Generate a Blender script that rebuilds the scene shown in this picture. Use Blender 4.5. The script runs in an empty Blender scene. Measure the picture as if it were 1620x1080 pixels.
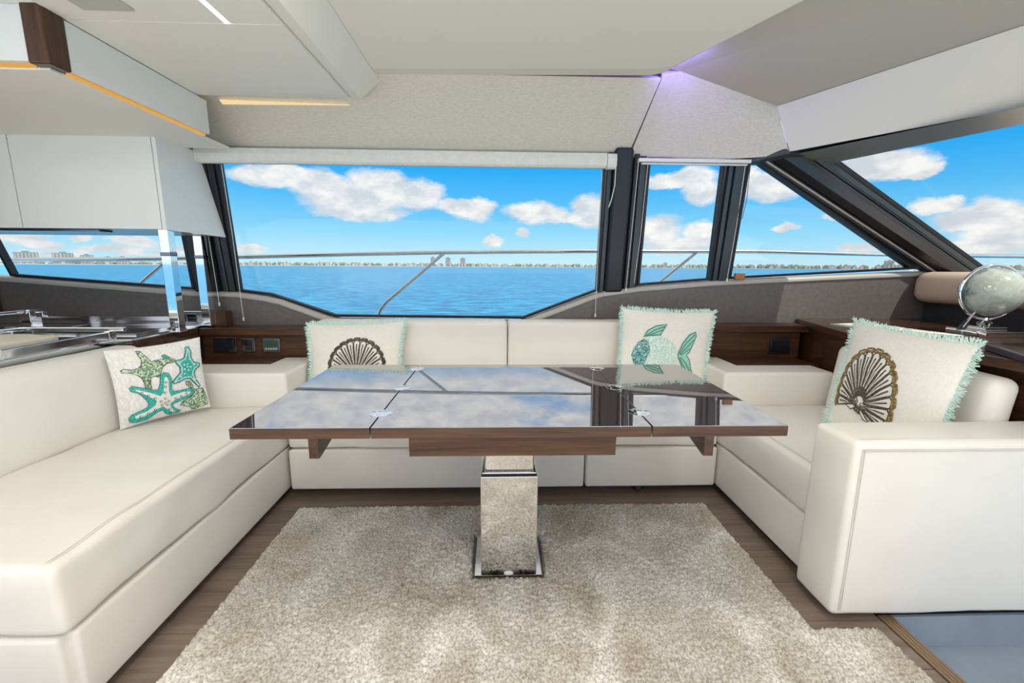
import bpy, bmesh, math, random
import numpy as np
from mathutils import Vector, Matrix, noise

scene = bpy.context.scene
COL = scene.collection
random.seed(7)

# ------------------------------------------------------------------ camera
F_PX, PITCH, YAW, ROLL = 680.0, math.radians(9.94), math.radians(1.87), math.radians(0.376)
EYE = Vector((0, 0, 1.16))
_f = Vector((math.sin(YAW)*math.cos(PITCH), math.cos(YAW)*math.cos(PITCH), -math.sin(PITCH)))
_r = Vector((math.cos(YAW), -math.sin(YAW), 0)); _u = _r.cross(_f)
_r2 = _r*math.cos(ROLL) + _u*math.sin(ROLL); _u2 = -_r*math.sin(ROLL) + _u*math.cos(ROLL)
cam_d = bpy.data.cameras.new('camera'); cam = bpy.data.objects.new('camera', cam_d); COL.objects.link(cam)
cam_d.sensor_width = 36; cam_d.lens = 36*F_PX/1620; cam_d.clip_start = .02; cam_d.clip_end = 60000
M = Matrix.Identity(4)
for i in range(3):
    M[i][0], M[i][1], M[i][2], M[i][3] = _r2[i], _u2[i], -_f[i], EYE[i]
cam.matrix_world = M
scene.camera = cam

# ------------------------------------------------------------------ view + exposure
vs = scene.view_settings
vs.view_transform = 'Standard'; vs.look = 'None'; vs.gamma = 1; vs.use_curve_mapping = False
vs.exposure = -0.04
scene.display_settings.display_device = 'sRGB'
try:
    scene.cycles.use_denoising = True
    scene.cycles.max_bounces = 10; scene.cycles.diffuse_bounces = 5; scene.cycles.transparent_max_bounces = 16
    scene.cycles.sample_clamp_indirect = 6
    scene.cycles.caustics_reflective = False; scene.cycles.caustics_refractive = False
except Exception:
    pass
SKY = 1.62          # sky strength
GLASS = 0.64        # transmittance of the tinted glazing

# ------------------------------------------------------------------ world: blue sky with cumulus clouds
class NT:
    def __init__(s, tree): s.t = tree; s.n = tree.nodes; s.l = tree.links
    def __call__(s, typ, inp=None, **kw):
        nd = s.n.new(typ)
        for k, v in kw.items(): setattr(nd, k, v)
        for k, v in (inp or {}).items():
            if isinstance(v, bpy.types.NodeSocket): s.l.new(v, nd.inputs[k])
            else: nd.inputs[k].default_value = v
        return nd
    def math(s, op, a, b=0.0, c=None, clamp=False):
        i = {0: a, 1: b}
        if c is not None: i[2] = c
        return s('ShaderNodeMath', i, operation=op, use_clamp=clamp).outputs[0]
    def vm(s, op, a, b=(0, 0, 0)): 
        nd = s('ShaderNodeVectorMath', {0: a, 1: b}, operation=op)
        return nd.outputs['Value'] if op in ('LENGTH', 'DISTANCE', 'DOT_PRODUCT') else nd.outputs[0]
    def ramp(s, fac, stops):
        nd = s('ShaderNodeValToRGB', {0: fac}); e = nd.color_ramp.elements
        while len(e) < len(stops): e.new(0.5)
        for el, (p, c) in zip(e, stops): el.position = p; el.color = (*c, 1) if len(c) == 3 else c
        return nd.outputs[0]
    def mix(s, fac, a, b, blend='MIX'):
        nd = s('ShaderNodeMix', data_type='RGBA', blend_type=blend)
        for k, v in ((0, fac), (6, a), (7, b)):
            if isinstance(v, bpy.types.NodeSocket): s.l.new(v, nd.inputs[k])
            else: nd.inputs[k].default_value = v if k == 0 else (*v, 1)[:4]
        return nd.outputs[2]

CLOUDS = [(-26.2,9.68,4.7,1.19),(-21.8,9.26,3.4,1.72),(-17.7,8.13,6.4,2.15),(-14.7,9.37,4.1,2.01),(-10.2,8.63,3.5,1.85),(-4.7,7.52,3.6,.99),(-3.1,7.16,2.8,1.38),(4.6,6.85,4.0,1.31),(7.4,6.3,3.6,.93),(11.8,6.8,2.8,2.13),(-.7,3.12,1.5,.72),(3.2,4.42,1.1,.63),(-17,6.36,5.8,1.03),(-29.1,1.61,2.1,.49),(-24.9,10.33,3.2,.79),(21,10.15,2.9,.84),(24.6,8.91,2.1,1.74),(23.5,10.36,2.8,1.1),(20,4.38,3,1.88),(25,3.91,2.1,1.61),(21.9,2.63,3.6,1.06),(31.4,8.79,3.3,1.84),(29.1,9.82,2.5,1.46),(33.3,4.36,1.3,.54),(40.1,2.06,2.3,.57),(37.7,5.58,1.1,.38),(41.2,9.79,3.8,1.38),(39.6,10.68,2.5,1.17),(43.7,9.12,1.5,.67),(45.3,5.62,1.9,.91),(48.5,4.96,2.3,1.08),(50.1,4.05,2.2,1.48),(47.9,4.1,2.8,.99),(50.3,2.73,3.3,1.17),(48.2,1.71,3.5,.67),(-46.4,2.19,1.5,.54),(-45.3,1.59,1.5,.44),(-42.5,2.22,.9,.29),(-38.7,2.27,1.9,.67),(-40.4,1.25,2.7,.48),(-44.3,.8,2.4,.34),(-35,1.26,3.2,.52)]
world = bpy.data.worlds.new('sky'); scene.world = world; world.use_nodes = True
world.node_tree.nodes.clear()
w = NT(world.node_tree)
gen = w('ShaderNodeTexCoord').outputs['Generated']
dirn = w.vm('NORMALIZE', gen)
sx = w('ShaderNodeSeparateXYZ', {0: dirn})
az = w.math('MULTIPLY', w.math('ARCTAN2', sx.outputs[0], sx.outputs[1]), 57.29578)
el = w.math('MULTIPLY', w.math('ARCSINE', sx.outputs[2]), 57.29578)
ae = w('ShaderNodeCombineXYZ', {0: az, 1: el}).outputs[0]
ae_s = w.vm('MULTIPLY', ae, (.55, 1.0, 1))
n1 = w('ShaderNodeTexNoise', {'Vector': ae_s, 'Scale': .55, 'Detail': 7.0, 'Roughness': .62})
wob = w.vm('MULTIPLY', w.vm('SUBTRACT', n1.outputs['Color'], (.5, .5, .5)), (3.4, 2.2, 0))
aew = w.vm('ADD', ae, wob)
dens = None
for (a, e, ra, re) in CLOUDS:
    v = w.vm('LENGTH', w.vm('MULTIPLY', w.vm('SUBTRACT', aew, (a, e, 0)), (1/ra, 1/re, 0)))
    d = w.math('SUBTRACT', 1.12, v)
    dens = d if dens is None else w.math('MAXIMUM', dens, d)
front = w.math('MULTIPLY', dens, 2.6, clamp=True)
# unseen sky: denser cloud added to whiten the table reflection and cabin light
n2 = w('ShaderNodeTexNoise', {'Vector': w.vm('MULTIPLY', dirn, (1, 1, 2.6)), 'Scale': 3.2, 'Detail': 8.0, 'Roughness': .6})
cov = w('ShaderNodeMapRange', {0: n2.outputs[0], 1: .30, 2: .46, 3: 0.0, 4: 1.0}).outputs[0]
aza = w.math('ABSOLUTE', w.math('SUBTRACT', az, 46.0))
lift = w('ShaderNodeMapRange', {0: aza, 1: 4.0, 2: 14.0, 3: 7.0, 4: 0.0}).outputs[0]      # the gap of clear blue over the bow
outside = w.math('MAXIMUM', w('ShaderNodeMapRange', {0: w.math('SUBTRACT', el, lift), 1: 12.0, 2: 15.0, 3: 0.0, 4: 1.0}).outputs[0],
                 w('ShaderNodeMapRange', {0: w.math('ABSOLUTE', az), 1: 52.0, 2: 62.0, 3: 0.0, 4: 1.0}).outputs[0])
cloud = w.math('MAXIMUM', front, w.math('MULTIPLY', cov, outside))
cloud = w.math('MULTIPLY', cloud, w('ShaderNodeMapRange', {0: el, 1: .1, 2: 1.2, 3: .25, 4: 1.0}).outputs[0])
blue = w.ramp(w('ShaderNodeMapRange', {0: el, 1: -1.0, 2: 29.0, 3: 0.0, 4: 1.0}).outputs[0],
              [(0.0, (.66, .86, .94)), (.07, (.52, .82, .96)), (.17, (.27, .69, .97)), (.30, (.10, .52, .95)), (.44, (.012, .40, .93)), (1.0, (.02, .30, .78))])
n3 = w('ShaderNodeTexNoise', {'Vector': w.vm('ADD', ae_s, (9, 3, 0)), 'Scale': .5, 'Detail': 5.0, 'Roughness': .6})
white = w.mix(w('ShaderNodeMapRange', {0: n3.outputs[0], 1: .40, 2: .62, 3: 0.0, 4: 1.0}).outputs[0], (.66, .70, .76), (.98, .95, .92))
skyc = w.mix(cloud, blue, white)
bg = w('ShaderNodeBackground', {'Color': skyc, 'Strength': SKY})
w.l.new(bg.outputs[0], w('ShaderNodeOutputWorld').inputs[0])

# ------------------------------------------------------------------ sun and large lights
def lamp(name, kind, loc, energy, color=(1, 1, 1), rot=None, **kw):
    d = bpy.data.lights.new(name, kind); d.energy = energy; d.color = color
    for k, v in kw.items(): setattr(d, k, v)
    o = bpy.data.objects.new(name, d); COL.objects.link(o); o.location = loc
    if rot: o.rotation_euler = rot
    return o
sun = lamp('sun', 'SUN', (0, 0, 10), 6.0, (1, .95, .87), angle=math.radians(.6))
sun.rotation_euler = Vector((-.35, .45, -.82)).to_track_quat('-Z', 'Y').to_euler()
FILL_W = 6.0  # power of the added ceiling fill lamps

# ------------------------------------------------------------------ materials
MAT = {}
def pmat(name, color, rough=.5, metal=0.0, spec=.5, coat=0.0, build=None, **kw):
    m = bpy.data.materials.new(name); m.use_nodes = True; t = NT(m.node_tree)
    b = m.node_tree.nodes['Principled BSDF']
    b.inputs['Base Color'].default_value = (*color, 1); b.inputs['Roughness'].default_value = rough
    b.inputs['Metallic'].default_value = metal; b.inputs['Specular IOR Level'].default_value = spec
    b.inputs['Coat Weight'].default_value = coat; b.inputs['Coat Roughness'].default_value = .03
    for k, v in kw.items(): b.inputs[k].default_value = v
    if build: build(t, b)
    MAT[name] = m
    return m
def objco(t, sc=(1, 1, 1)):
    return t.vm('MULTIPLY', t('ShaderNodeTexCoord').outputs['Object'], sc)
def bump(t, b, h, strength, dist=.002):
    nd = t('ShaderNodeBump', {'Height': h, 'Strength': strength, 'Distance': dist})
    t.l.new(nd.outputs[0], b.inputs['Normal'])
def leather(c, c2):
    def f(t, b):
        n = t('ShaderNodeTexNoise', {'Vector': objco(t), 'Scale': 420.0, 'Detail': 3.0})
        n2 = t('ShaderNodeTexNoise', {'Vector': objco(t), 'Scale': 7.0, 'Detail': 4.0})
        t.l.new(t.mix(n2.outputs[0], c, c2), b.inputs['Base Color'])
        bump(t, b, t.math('ADD', n.outputs[0], t.math('MULTIPLY', n2.outputs[0], 3.0)), .25, .0012)
    return f
def weave(c, c2, s=260.0, st=.5):
    def f(t, b):
        n = t('ShaderNodeTexNoise', {'Vector': objco(t, (s, s*.18, s)), 'Scale': 1.0, 'Detail': 2.0})
        n2 = t('ShaderNodeTexNoise', {'Vector': objco(t, (s*.18, s, s*.18)), 'Scale': 1.0, 'Detail': 2.0})
        h = t.math('ADD', n.outputs[0], n2.outputs[0])
        t.l.new(t.mix(t('ShaderNodeMapRange', {0: h, 1: .75, 2: 1.25, 3: 0.0, 4: 1.0}).outputs[0], c, c2), b.inputs['Base Color'])
        bump(t, b, h, st, .001)
    return f
def wood(c, c2, along='x', s=38.0):
    def f(t, b):
        st = {'x': (s*.05, s, s), 'y': (s, s*.05, s), 'z': (s, s, s*.05)}[along]
        n = t('ShaderNodeTexNoise', {'Vector': objco(t, st), 'Scale': 1.0, 'Detail': 6.0, 'Roughness': .65, 'Distortion': .4})
        n2 = t('ShaderNodeTexNoise', {'Vector': objco(t, tuple(q*4 for q in st)), 'Scale': 1.0, 'Detail': 2.0})
        fac = t.math('ADD', t.math('MULTIPLY', n.outputs[0], .75), t.math('MULTIPLY', n2.outputs[0], .25))
        t.l.new(t.ramp(fac, [(.34, c), (.66, c2)]), b.inputs['Base Color'])
    return f
pmat('leather', (.81, .78, .715), .44, spec=.35, build=leather((.79, .755, .69), (.86, .83, .77)))
pmat('stitch', (.62, .59, .53), .7)
pmat('toe_black', (.015, .014, .014), .6)
pmat('head_fabric', (.68, .65, .59), .85, spec=.15, build=weave((.63, .60, .54), (.75, .72, .655)))
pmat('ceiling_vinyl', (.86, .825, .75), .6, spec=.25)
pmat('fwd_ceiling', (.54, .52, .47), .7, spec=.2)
pmat('taupe_fabric', (.13, .115, .105), .40, spec=.6, build=weave((.115, .10, .092), (.15, .134, .124), 200.0, .12))
pmat('sill_vinyl', (.48, .45, .41), .4)
pmat('white_lacquer', (.80, .80, .77), .22, spec=.5)
pmat('wood_gloss', (.10, .045, .02), .32, spec=.3, coat=.15, build=wood((.030, .012, .006), (.115, .050, .023)))
pmat('wood_gloss_y', (.10, .045, .02), .2, spec=.4, coat=.4, build=wood((.030, .012, .006), (.10, .043, .02), 'y'))
pmat('wood_gloss_z', (.10, .045, .02), .3, spec=.3, coat=.2, build=wood((.030, .012, .006), (.115, .05, .023), 'z'))
pmat('floor_wood', (.17, .125, .095), .45, spec=.4, build=wood((.155, .115, .088), (.29, .22, .17), 'x', 22.0))
pmat('chrome', (.82, .83, .84), .04, metal=1.0)
pmat('steel', (.72, .73, .75), .12, metal=1.0)
pmat('rail_steel', (.75, .74, .72), .2, metal=1.0)
pmat('dark_frame', (.014, .019, .024), .32, spec=.35)
pmat('dark_frame_light', (.035, .050, .060), .3, spec=.45)
pmat('gasket', (.006, .007, .010), .5)
pmat('pillar_gloss', (.022, .021, .024), .2, spec=.6)
pmat('moulding', (.42, .44, .43), .2, metal=.6)
pmat('black_glass', (.012, .014, .018), .05, spec=.8)
pmat('plate_chrome', (.20, .21, .23), .15, metal=1.0)
pmat('screen_green', (.03, .075, .06), .2)
pmat('button', (.6, .6, .58), .4)
pmat('dash', (.62, .47, .36), .45, spec=.5)
pmat('dash_dark', (.03, .033, .038), .4)
pmat('blind', (.74, .735, .70), .85, build=weave((.70, .695, .655), (.78, .775, .74), 140.0, .3))
pmat('cord', (.75, .75, .72), .6)
pmat('cord_dark', (.08, .09, .09), .6)
pmat('plastic_white', (.8, .8, .78), .4)
pmat('linen', (.84, .81, .74), .9, spec=.1, build=weave((.80, .77, .70), (.88, .85, .78), 300.0, .35))
pmat('linen_white', (.84, .83, .80), .95, spec=.1, build=weave((.70, .69, .67), (.90, .89, .86), 210.0, .9))
pmat('fringe', (.60, .80, .74), .9, spec=.1, build=lambda t, b: t.l.new(t.mix(t('ShaderNodeTexNoise', {'Vector': objco(t), 'Scale': 22.0}).outputs[0], (.52, .78, .72), (.80, .90, .84)), b.inputs['Base Color']))
def speck(c, c2, c3, s=170.0):
    def f(t, b):
        v = t('ShaderNodeTexVoronoi', {'Vector': objco(t), 'Scale': s})
        r = t('ShaderNodeSeparateColor', {0: v.outputs['Color']}).outputs[0]
        t.l.new(t.ramp(r, [(.2, c), (.5, c2), (.85, c3)]), b.inputs['Base Color'])
        bump(t, b, v.outputs['Distance'], .6, .002)
    return f
pmat('teal', (.03, .42, .36), .6, build=speck((.01, .33, .29), (.03, .45, .39), (.08, .55, .48), 260.0))
pmat('pale_thread', (.80, .80, .74), .7)
pmat('green_speck', (.3, .45, .3), .6, build=speck((.10, .17, .08), (.30, .48, .30), (.62, .74, .55)))
pmat('teal_bead', (.05, .3, .3), .35, build=speck((.01, .13, .14), (.06, .33, .33), (.40, .62, .58), 200.0))
pmat('mint_bead', (.55, .72, .65), .45, build=speck((.42, .62, .54), (.62, .80, .72), (.80, .90, .84), 230.0))
pmat('green_thread', (.07, .26, .20), .6)
pmat('mint_thread', (.33, .62, .52), .6)
pmat('brown_thread', (.055, .042, .030), .6, build=speck((.03, .022, .015), (.075, .058, .04), (.16, .12, .075), 300.0))
pmat('gold_thread', (.20, .12, .035), .5, build=speck((.09, .05, .015), (.24, .15, .04), (.40, .28, .10), 300.0))
pmat('outline_thread', (.055, .035, .03), .7)
def rugf(t, b):
    n = t('ShaderNodeTexNoise', {'Vector': objco(t, (1, .75, 0)), 'Scale': 4.6, 'Detail': 3.0, 'Roughness': .5, 'Distortion': .8})
    n2 = t('ShaderNodeTexNoise', {'Vector': objco(t), 'Scale': 130.0, 'Detail': 2.0})
    n3 = t('ShaderNodeTexNoise', {'Vector': objco(t, (1, 1, 0)), 'Scale': 2.3, 'Detail': 2.0})
    base = t.ramp(n.outputs[0], [(.34, (.54, .475, .39)), (.50, (.68, .63, .55)), (.64, (.88, .845, .775))])
    base = t.mix(t.math('MULTIPLY', t('ShaderNodeMapRange', {0: n3.outputs[0], 1: .45, 2: .65, 3: 0.0, 4: .5}).outputs[0], 1.0), base, (.72, .70, .645))
    g = t('ShaderNodeMapRange', {0: n2.outputs[0], 1: .32, 2: .62, 3: .55, 4: 1.12}).outputs[0]
    t.l.new(t.vm('MULTIPLY', base, t('ShaderNodeCombineXYZ', {0: g, 1: g, 2: g}).outputs[0]), b.inputs['Base Color'])
pmat('rug', (.55, .5, .43), 1.0, spec=.05, build=rugf)
pmat('lower_floor', (.16, .19, .24), .22, spec=.6, build=lambda t, b: t.l.new(t.mix(t('ShaderNodeTexNoise', {'Vector': objco(t), 'Scale': 5.0, 'Detail': 3.0}).outputs[0], (.20, .235, .29), (.36, .42, .50)), b.inputs['Base Color']))
pmat('nosing', (.24, .155, .09), .4)
pmat('deck_white', (.83, .81, .76), .5)
def waterf(t, b):
    n = t('ShaderNodeTexNoise', {'Vector': objco(t, (.36, 1.0, 1)), 'Scale': 1.5, 'Detail': 9.0, 'Roughness': .72})
    t.l.new(t.ramp(n.outputs[0], [(.40, (.0, .10, .26)), (.5, (.002, .23, .47)), (.62, (.06, .45, .70))]), b.inputs['Base Color'])
    bump(t, b, n.outputs[0], .35, .3)
pmat('sea', (.0, .3, .55), .35, spec=.18, build=waterf)
pmat('far_tree', (.22, .25, .20), 1.0, spec=0.0)  # leaf green lightened towards grey, distance haze put into the colour
pmat('far_land', (.60, .60, .55), 1.0, spec=0.0)
def tower_mat(name, c, c2):
    def f(t, b):
        br = t('ShaderNodeTexBrick', {'Vector': t.vm('MULTIPLY', t('ShaderNodeTexCoord').outputs['Object'], (1, 1, 1)), 'Scale': .12})
        n = t('ShaderNodeTexNoise', {'Vector': objco(t, (.18, .18, .05)), 'Scale': 1.0, 'Detail': 3.0})
        t.l.new(t.mix(n.outputs[0], c, c2), b.inputs['Base Color'])
    pmat(name, c, .8, build=f)
tower_mat('tower_grey', (.16, .19, .21), (.40, .43, .44))
tower_mat('tower_dark', (.12, .15, .18), (.25, .28, .31))
tower_mat('house_pale', (.30, .29, .27), (.62, .60, .56))
pmat('globe_map', (.5, .53, .45), .12, spec=.7, build=lambda t, b: t.l.new(t.ramp(t('ShaderNodeTexNoise', {'Vector': objco(t), 'Scale': 9.0, 'Detail': 7.0, 'Roughness': .65}).outputs[0], [(.36, (.14, .18, .16)), (.44, (.36, .41, .36)), (.52, (.52, .56, .50)), (.60, (.42, .46, .38)), (.68, (.72, .70, .56))]), b.inputs['Base Color']))
pmat('globe_land', (.74, .72, .58), .2)
pmat('fish_paint', (.7, .5, .1), .2, build=lambda t, b: t.l.new(t.ramp(t('ShaderNodeTexNoise', {'Vector': objco(t), 'Scale': 26.0, 'Detail': 1.0}).outputs[0], [(.40, (.01, .20, .30)), (.50, (.10, .30, .16)), (.58, (.75, .46, .06))]), b.inputs['Base Color']))
pmat('cream_cloth', (.80, .74, .62), .9)
pmat('tray_navy', (.045, .038, .055), .3)
pmat('mirror_top', (.6, .58, .52), .06, metal=1.0)
pmat('orange_wood', (.42, .16, .05), .4)
# lacquered veneer of the table: a near-mirror varnish over dark wood
def tablef():
    m = bpy.data.materials.new('table_lacquer'); m.use_nodes = True; t = NT(m.node_tree); b = m.node_tree.nodes['Principled BSDF']
    b.inputs['Roughness'].default_value = .3
    wood((.022, .008, .004), (.060, .023, .012), 'x')(t, b)
    g = t('ShaderNodeBsdfGlossy', {'Color': (1, 1, 1, 1), 'Roughness': .015})
    fr = t('ShaderNodeFresnel', {'IOR': 9.0})
    mx = t('ShaderNodeMixShader', {0: fr.outputs[0], 1: b.outputs[0], 2: g.outputs[0]})
    t.l.new(mx.outputs[0], m.node_tree.nodes['Material Output'].inputs[0]); MAT['table_lacquer'] = m
tablef()
def emat(name, col, s):
    m = bpy.data.materials.new(name); m.use_nodes = True; t = NT(m.node_tree); t.n.clear()
    e = t('ShaderNodeEmission', {'Color': (*col, 1), 'Strength': s}); t.l.new(e.outputs[0], t('ShaderNodeOutputMaterial').inputs[0]); MAT[name] = m
emat('led_white', (1, .95, .85), 3.0)
emat('led_amber', (1, .52, .12), .75)
emat('glow_cream', (1, .76, .42), .95)
emat('led_violet', (.30, .22, 1.0), 1.6)
emat('fill_disc', (1, .95, .88), 6.0)
def glassf():
    m = bpy.data.materials.new('tinted_glass'); m.use_nodes = True; t = NT(m.node_tree); t.n.clear()
    k = math.sqrt(GLASS)
    tr = t('ShaderNodeBsdfTransparent', {'Color': (k*.985, k, k*1.0, 1)})
    g = t('ShaderNodeBsdfGlossy', {'Color': (1, 1, 1, 1), 'Roughness': .0})
    lw = t('ShaderNodeLayerWeight', {'Blend': .5})
    fc = t.math('ADD', t.math('MULTIPLY', t.math('POWER', lw.outputs['Facing'], 5.0), .5), .015)
    mx = t('ShaderNodeMixShader', {0: fc, 1: tr.outputs[0], 2: g.outputs[0]})
    t.l.new(mx.outputs[0], t('ShaderNodeOutputMaterial').inputs[0]); MAT['tinted_glass'] = m
glassf()

# ------------------------------------------------------------------ builders
def tag(o, label=None, cat=None, group=None, kind=None):
    for k, v in (('label', label), ('category', cat), ('group', group), ('kind', kind)):
        if v: o[k] = v
    return o
def struct(o, label=None):
    o['kind'] = 'structure'
    if label: o['label'] = label
    return o
def empty(name, loc, label, cat, group=None):
    o = bpy.data.objects.new(name, None); COL.objects.link(o); o.location = loc; o.empty_display_size = .1
    return tag(o, label, cat, group)
def link(name, me, mat, parent=None, smooth=None):
    o = bpy.data.objects.new(name, me); COL.objects.link(o)
    if mat: me.materials.append(MAT[mat])
    if parent is not None:
        o.parent = parent
        off = Vector(parent.location)
        if parent.parent: off = off + Vector(parent.parent.location)
        o.location = -off
    if smooth is not None:
        try: me.shade_smooth() if smooth == 180 else me.polygons.foreach_set('use_smooth', [True]*len(me.polygons))
        except Exception: pass
        if smooth != 180: me.set_sharp_from_angle(angle=math.radians(smooth))
    return o
def meshpy(name, V, Fc, mat, parent=None, smooth=None):
    me = bpy.data.meshes.new(name); me.from_pydata([tuple(v) for v in V], [], Fc); me.update()
    return link(name, me, mat, parent, smooth)
def frombm(name, bm, mat, parent=None, smooth=None):
    bmesh.ops.recalc_face_normals(bm, faces=bm.faces[:])
    me = bpy.data.meshes.new(name); bm.to_mesh(me); bm.free()
    return link(name, me, mat, parent, smooth)
def bevel_bm(bm, r, seg=3):
    if r > 0: bmesh.ops.bevel(bm, geom=bm.edges[:], offset=r, segments=seg, profile=.5, affect='EDGES', clamp_overlap=True)
def weighted(o, r):
    if r:
        m = o.modifiers.new('weighted_normals', 'WEIGHTED_NORMAL'); m.weight = 100; m.keep_sharp = True
    return o
def box(name, lo, hi, mat, parent=None, r=.0, seg=2, rotz=0.0):
    bm = bmesh.new(); bmesh.ops.create_cube(bm, size=1)
    c = [(a+b)/2 for a, b in zip(lo, hi)]; s = [abs(b-a) for a, b in zip(lo, hi)]
    for v in bm.verts:
        p = Vector((v.co.x*s[0], v.co.y*s[1], v.co.z*s[2]))
        if rotz: p.rotate(Matrix.Rotation(rotz, 3, 'Z'))
        v.co = p + Vector(c)
    bevel_bm(bm, r, seg)
    return weighted(frombm(name, bm, mat, parent, 40 if r else None), r)
def solid(name, bottom, top, mat, parent=None, r=0.0, seg=2):
    """closed solid between two 3-D polygons of equal length"""
    n = len(bottom); bm = bmesh.new()
    b = [bm.verts.new(p) for p in bottom]; t = [bm.verts.new(p) for p in top]
    bm.faces.new(b[::-1]); bm.faces.new(t)
    for i in range(n): bm.faces.new((b[i], b[(i+1) % n], t[(i+1) % n], t[i]))
    bmesh.ops.recalc_face_normals(bm, faces=bm.faces[:])
    bevel_bm(bm, r, seg)
    return weighted(frombm(name, bm, mat, parent, 40 if r else None), r)
def prism(name, poly, axis, a0, a1, mat, parent=None, r=0.0, seg=2):
    def P(p, a):
        return {'x': (a, p[0], p[1]), 'y': (p[0], a, p[1]), 'z': (p[0], p[1], a)}[axis]
    return solid(name, [P(p, a0) for p in poly], [P(p, a1) for p in poly], mat, parent, r, seg)
def coords(lo, hi, r, step):
    n = max(2, int(round((hi-lo-2*r)/step)))
    a = [lo, lo+.12*r, lo+.35*r, lo+.65*r]
    m = [lo+r+(hi-lo-2*r)*i/n for i in range(n+1)]
    return a + m + [hi-.65*r, hi-.35*r, hi-.12*r, hi]
def pad(name, lo, hi, mat='leather', parent=None, r=.025, bulge=(.004, .004, .008), step=.06, wr=0.0, shear=None, seed=0):
    """upholstered block with rounded edges, crowned faces and optional soft wrinkles"""
    C = [coords(lo[i], hi[i], r, step) for i in range(3)]
    N = [len(c) for c in C]; idx = {}; V = []; Fc = []
    mid = [(lo[i]+hi[i])/2 for i in range(3)]; half = [(hi[i]-lo[i])/2 for i in range(3)]
    def vert(ijk):
        if ijk in idx: return idx[ijk]
        p = [C[i][ijk[i]] for i in range(3)]
        c = [min(max(p[i], lo[i]+r), hi[i]-r) for i in range(3)]
        d = Vector([p[i]-c[i] for i in range(3)])
        q = Vector(c) + (d.normalized()*r if d.length > 1e-9 else d)
        s = [(p[i]-mid[i])/half[i] for i in range(3)]
        for a in range(3):
            if abs(s[a]) > .999:
                b_, c_ = [i for i in range(3) if i != a]
                q[a] += math.copysign(bulge[a], s[a])*(1-s[b_]**2)*(1-s[c_]**2)
        if wr:
            nz = noise.noise(Vector((q.x*5+seed, q.y*7, q.z*9)))*wr + noise.noise(Vector((q.x*16, q.y*4+seed, q.z*14)))*wr*.6
            q += Vector((s[0]*abs(s[0])**3, s[1]*abs(s[1])**3, s[2]*abs(s[2])**3))*nz
        if shear: q = Vector(shear(q))
        idx[ijk] = len(V); V.append(q); return idx[ijk]
    for a in range(3):
        b_, c_ = (a+1) % 3, (a+2) % 3
        for end in (0, N[a]-1):
            for j in range(N[b_]-1):
                for k in range(N[c_]-1):
                    q = []
                    for dj, dk in ((0, 0), (1, 0), (1, 1), (0, 1)):
                        t = [0, 0, 0]; t[a] = end; t[b_] = j+dj; t[c_] = k+dk; q.append(vert(tuple(t)))
                    Fc.append(q if end else q[::-1])
    return meshpy(name, V, Fc, mat, parent, 180)
def tube(name, pts, rad, mat, parent=None, n=8, closed=False):
    pts = [Vector(p) for p in pts]; V = []; Fc = []; m = len(pts)
    rads = rad if isinstance(rad, (list, tuple)) else [rad]*m
    prev = None
    for i, p in enumerate(pts):
        a = pts[i-1] if (i or closed) else p; b = pts[(i+1) % m] if (i < m-1 or closed) else p
        t = (b-a).normalized()
        ref = prev if prev is not None else (Vector((0, 0, 1)) if abs(t.z) < .9 else Vector((1, 0, 0)))
        x = (ref - t*ref.dot(t)).normalized(); y = t.cross(x); prev = x
        for k in range(n):
            an = 2*math.pi*k/n; V.append(p + (x*math.cos(an)+y*math.sin(an))*rads[i])
    for i in range(m if closed else m-1):
        j = (i+1) % m
        for k in range(n):
            k2 = (k+1) % n; Fc.append((i*n+k, i*n+k2, j*n+k2, j*n+k))
    if not closed:
        Fc.append(tuple(range(n))[::-1]); Fc.append(tuple((m-1)*n+k for k in range(n)))
    return meshpy(name, V, Fc, mat, parent, 50)
def lathe(name, prof, loc, mat, parent=None, n=28, rot=None):
    V = []; Fc = []; R3 = rot or Matrix.Identity(3)
    for (r_, z_) in prof:
        for k in range(n):
            an = 2*math.pi*k/n; V.append(Vector(loc) + R3 @ Vector((r_*math.cos(an), r_*math.sin(an), z_)))
    for i in range(len(prof)-1):
        for k in range(n):
            k2 = (k+1) % n; Fc.append((i*n+k, i*n+k2, (i+1)*n+k2, (i+1)*n+k))
    Fc.append(tuple(range(n))[::-1]); Fc.append(tuple((len(prof)-1)*n+k for k in range(n)))
    return meshpy(name, V, Fc, mat, parent, 40)
def inset(poly, w_):
    n = len(poly); out = []
    area = sum(poly[i][0]*poly[(i+1) % n][1]-poly[(i+1) % n][0]*poly[i][1] for i in range(n)); s = 1 if area > 0 else -1
    for i in range(n):
        p0, p1, p2 = Vector(poly[i-1]), Vector(poly[i]), Vector(poly[(i+1) % n])
        d1 = (p1-p0).normalized(); d2 = (p2-p1).normalized()
        n1_ = Vector((-d1.y, d1.x))*s; n2_ = Vector((-d2.y, d2.x))*s
        b = (n1_+n2_); b = b/max(.3, b.length_squared)*2
        out.append(tuple(p1+b*w_))
    return out
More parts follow.
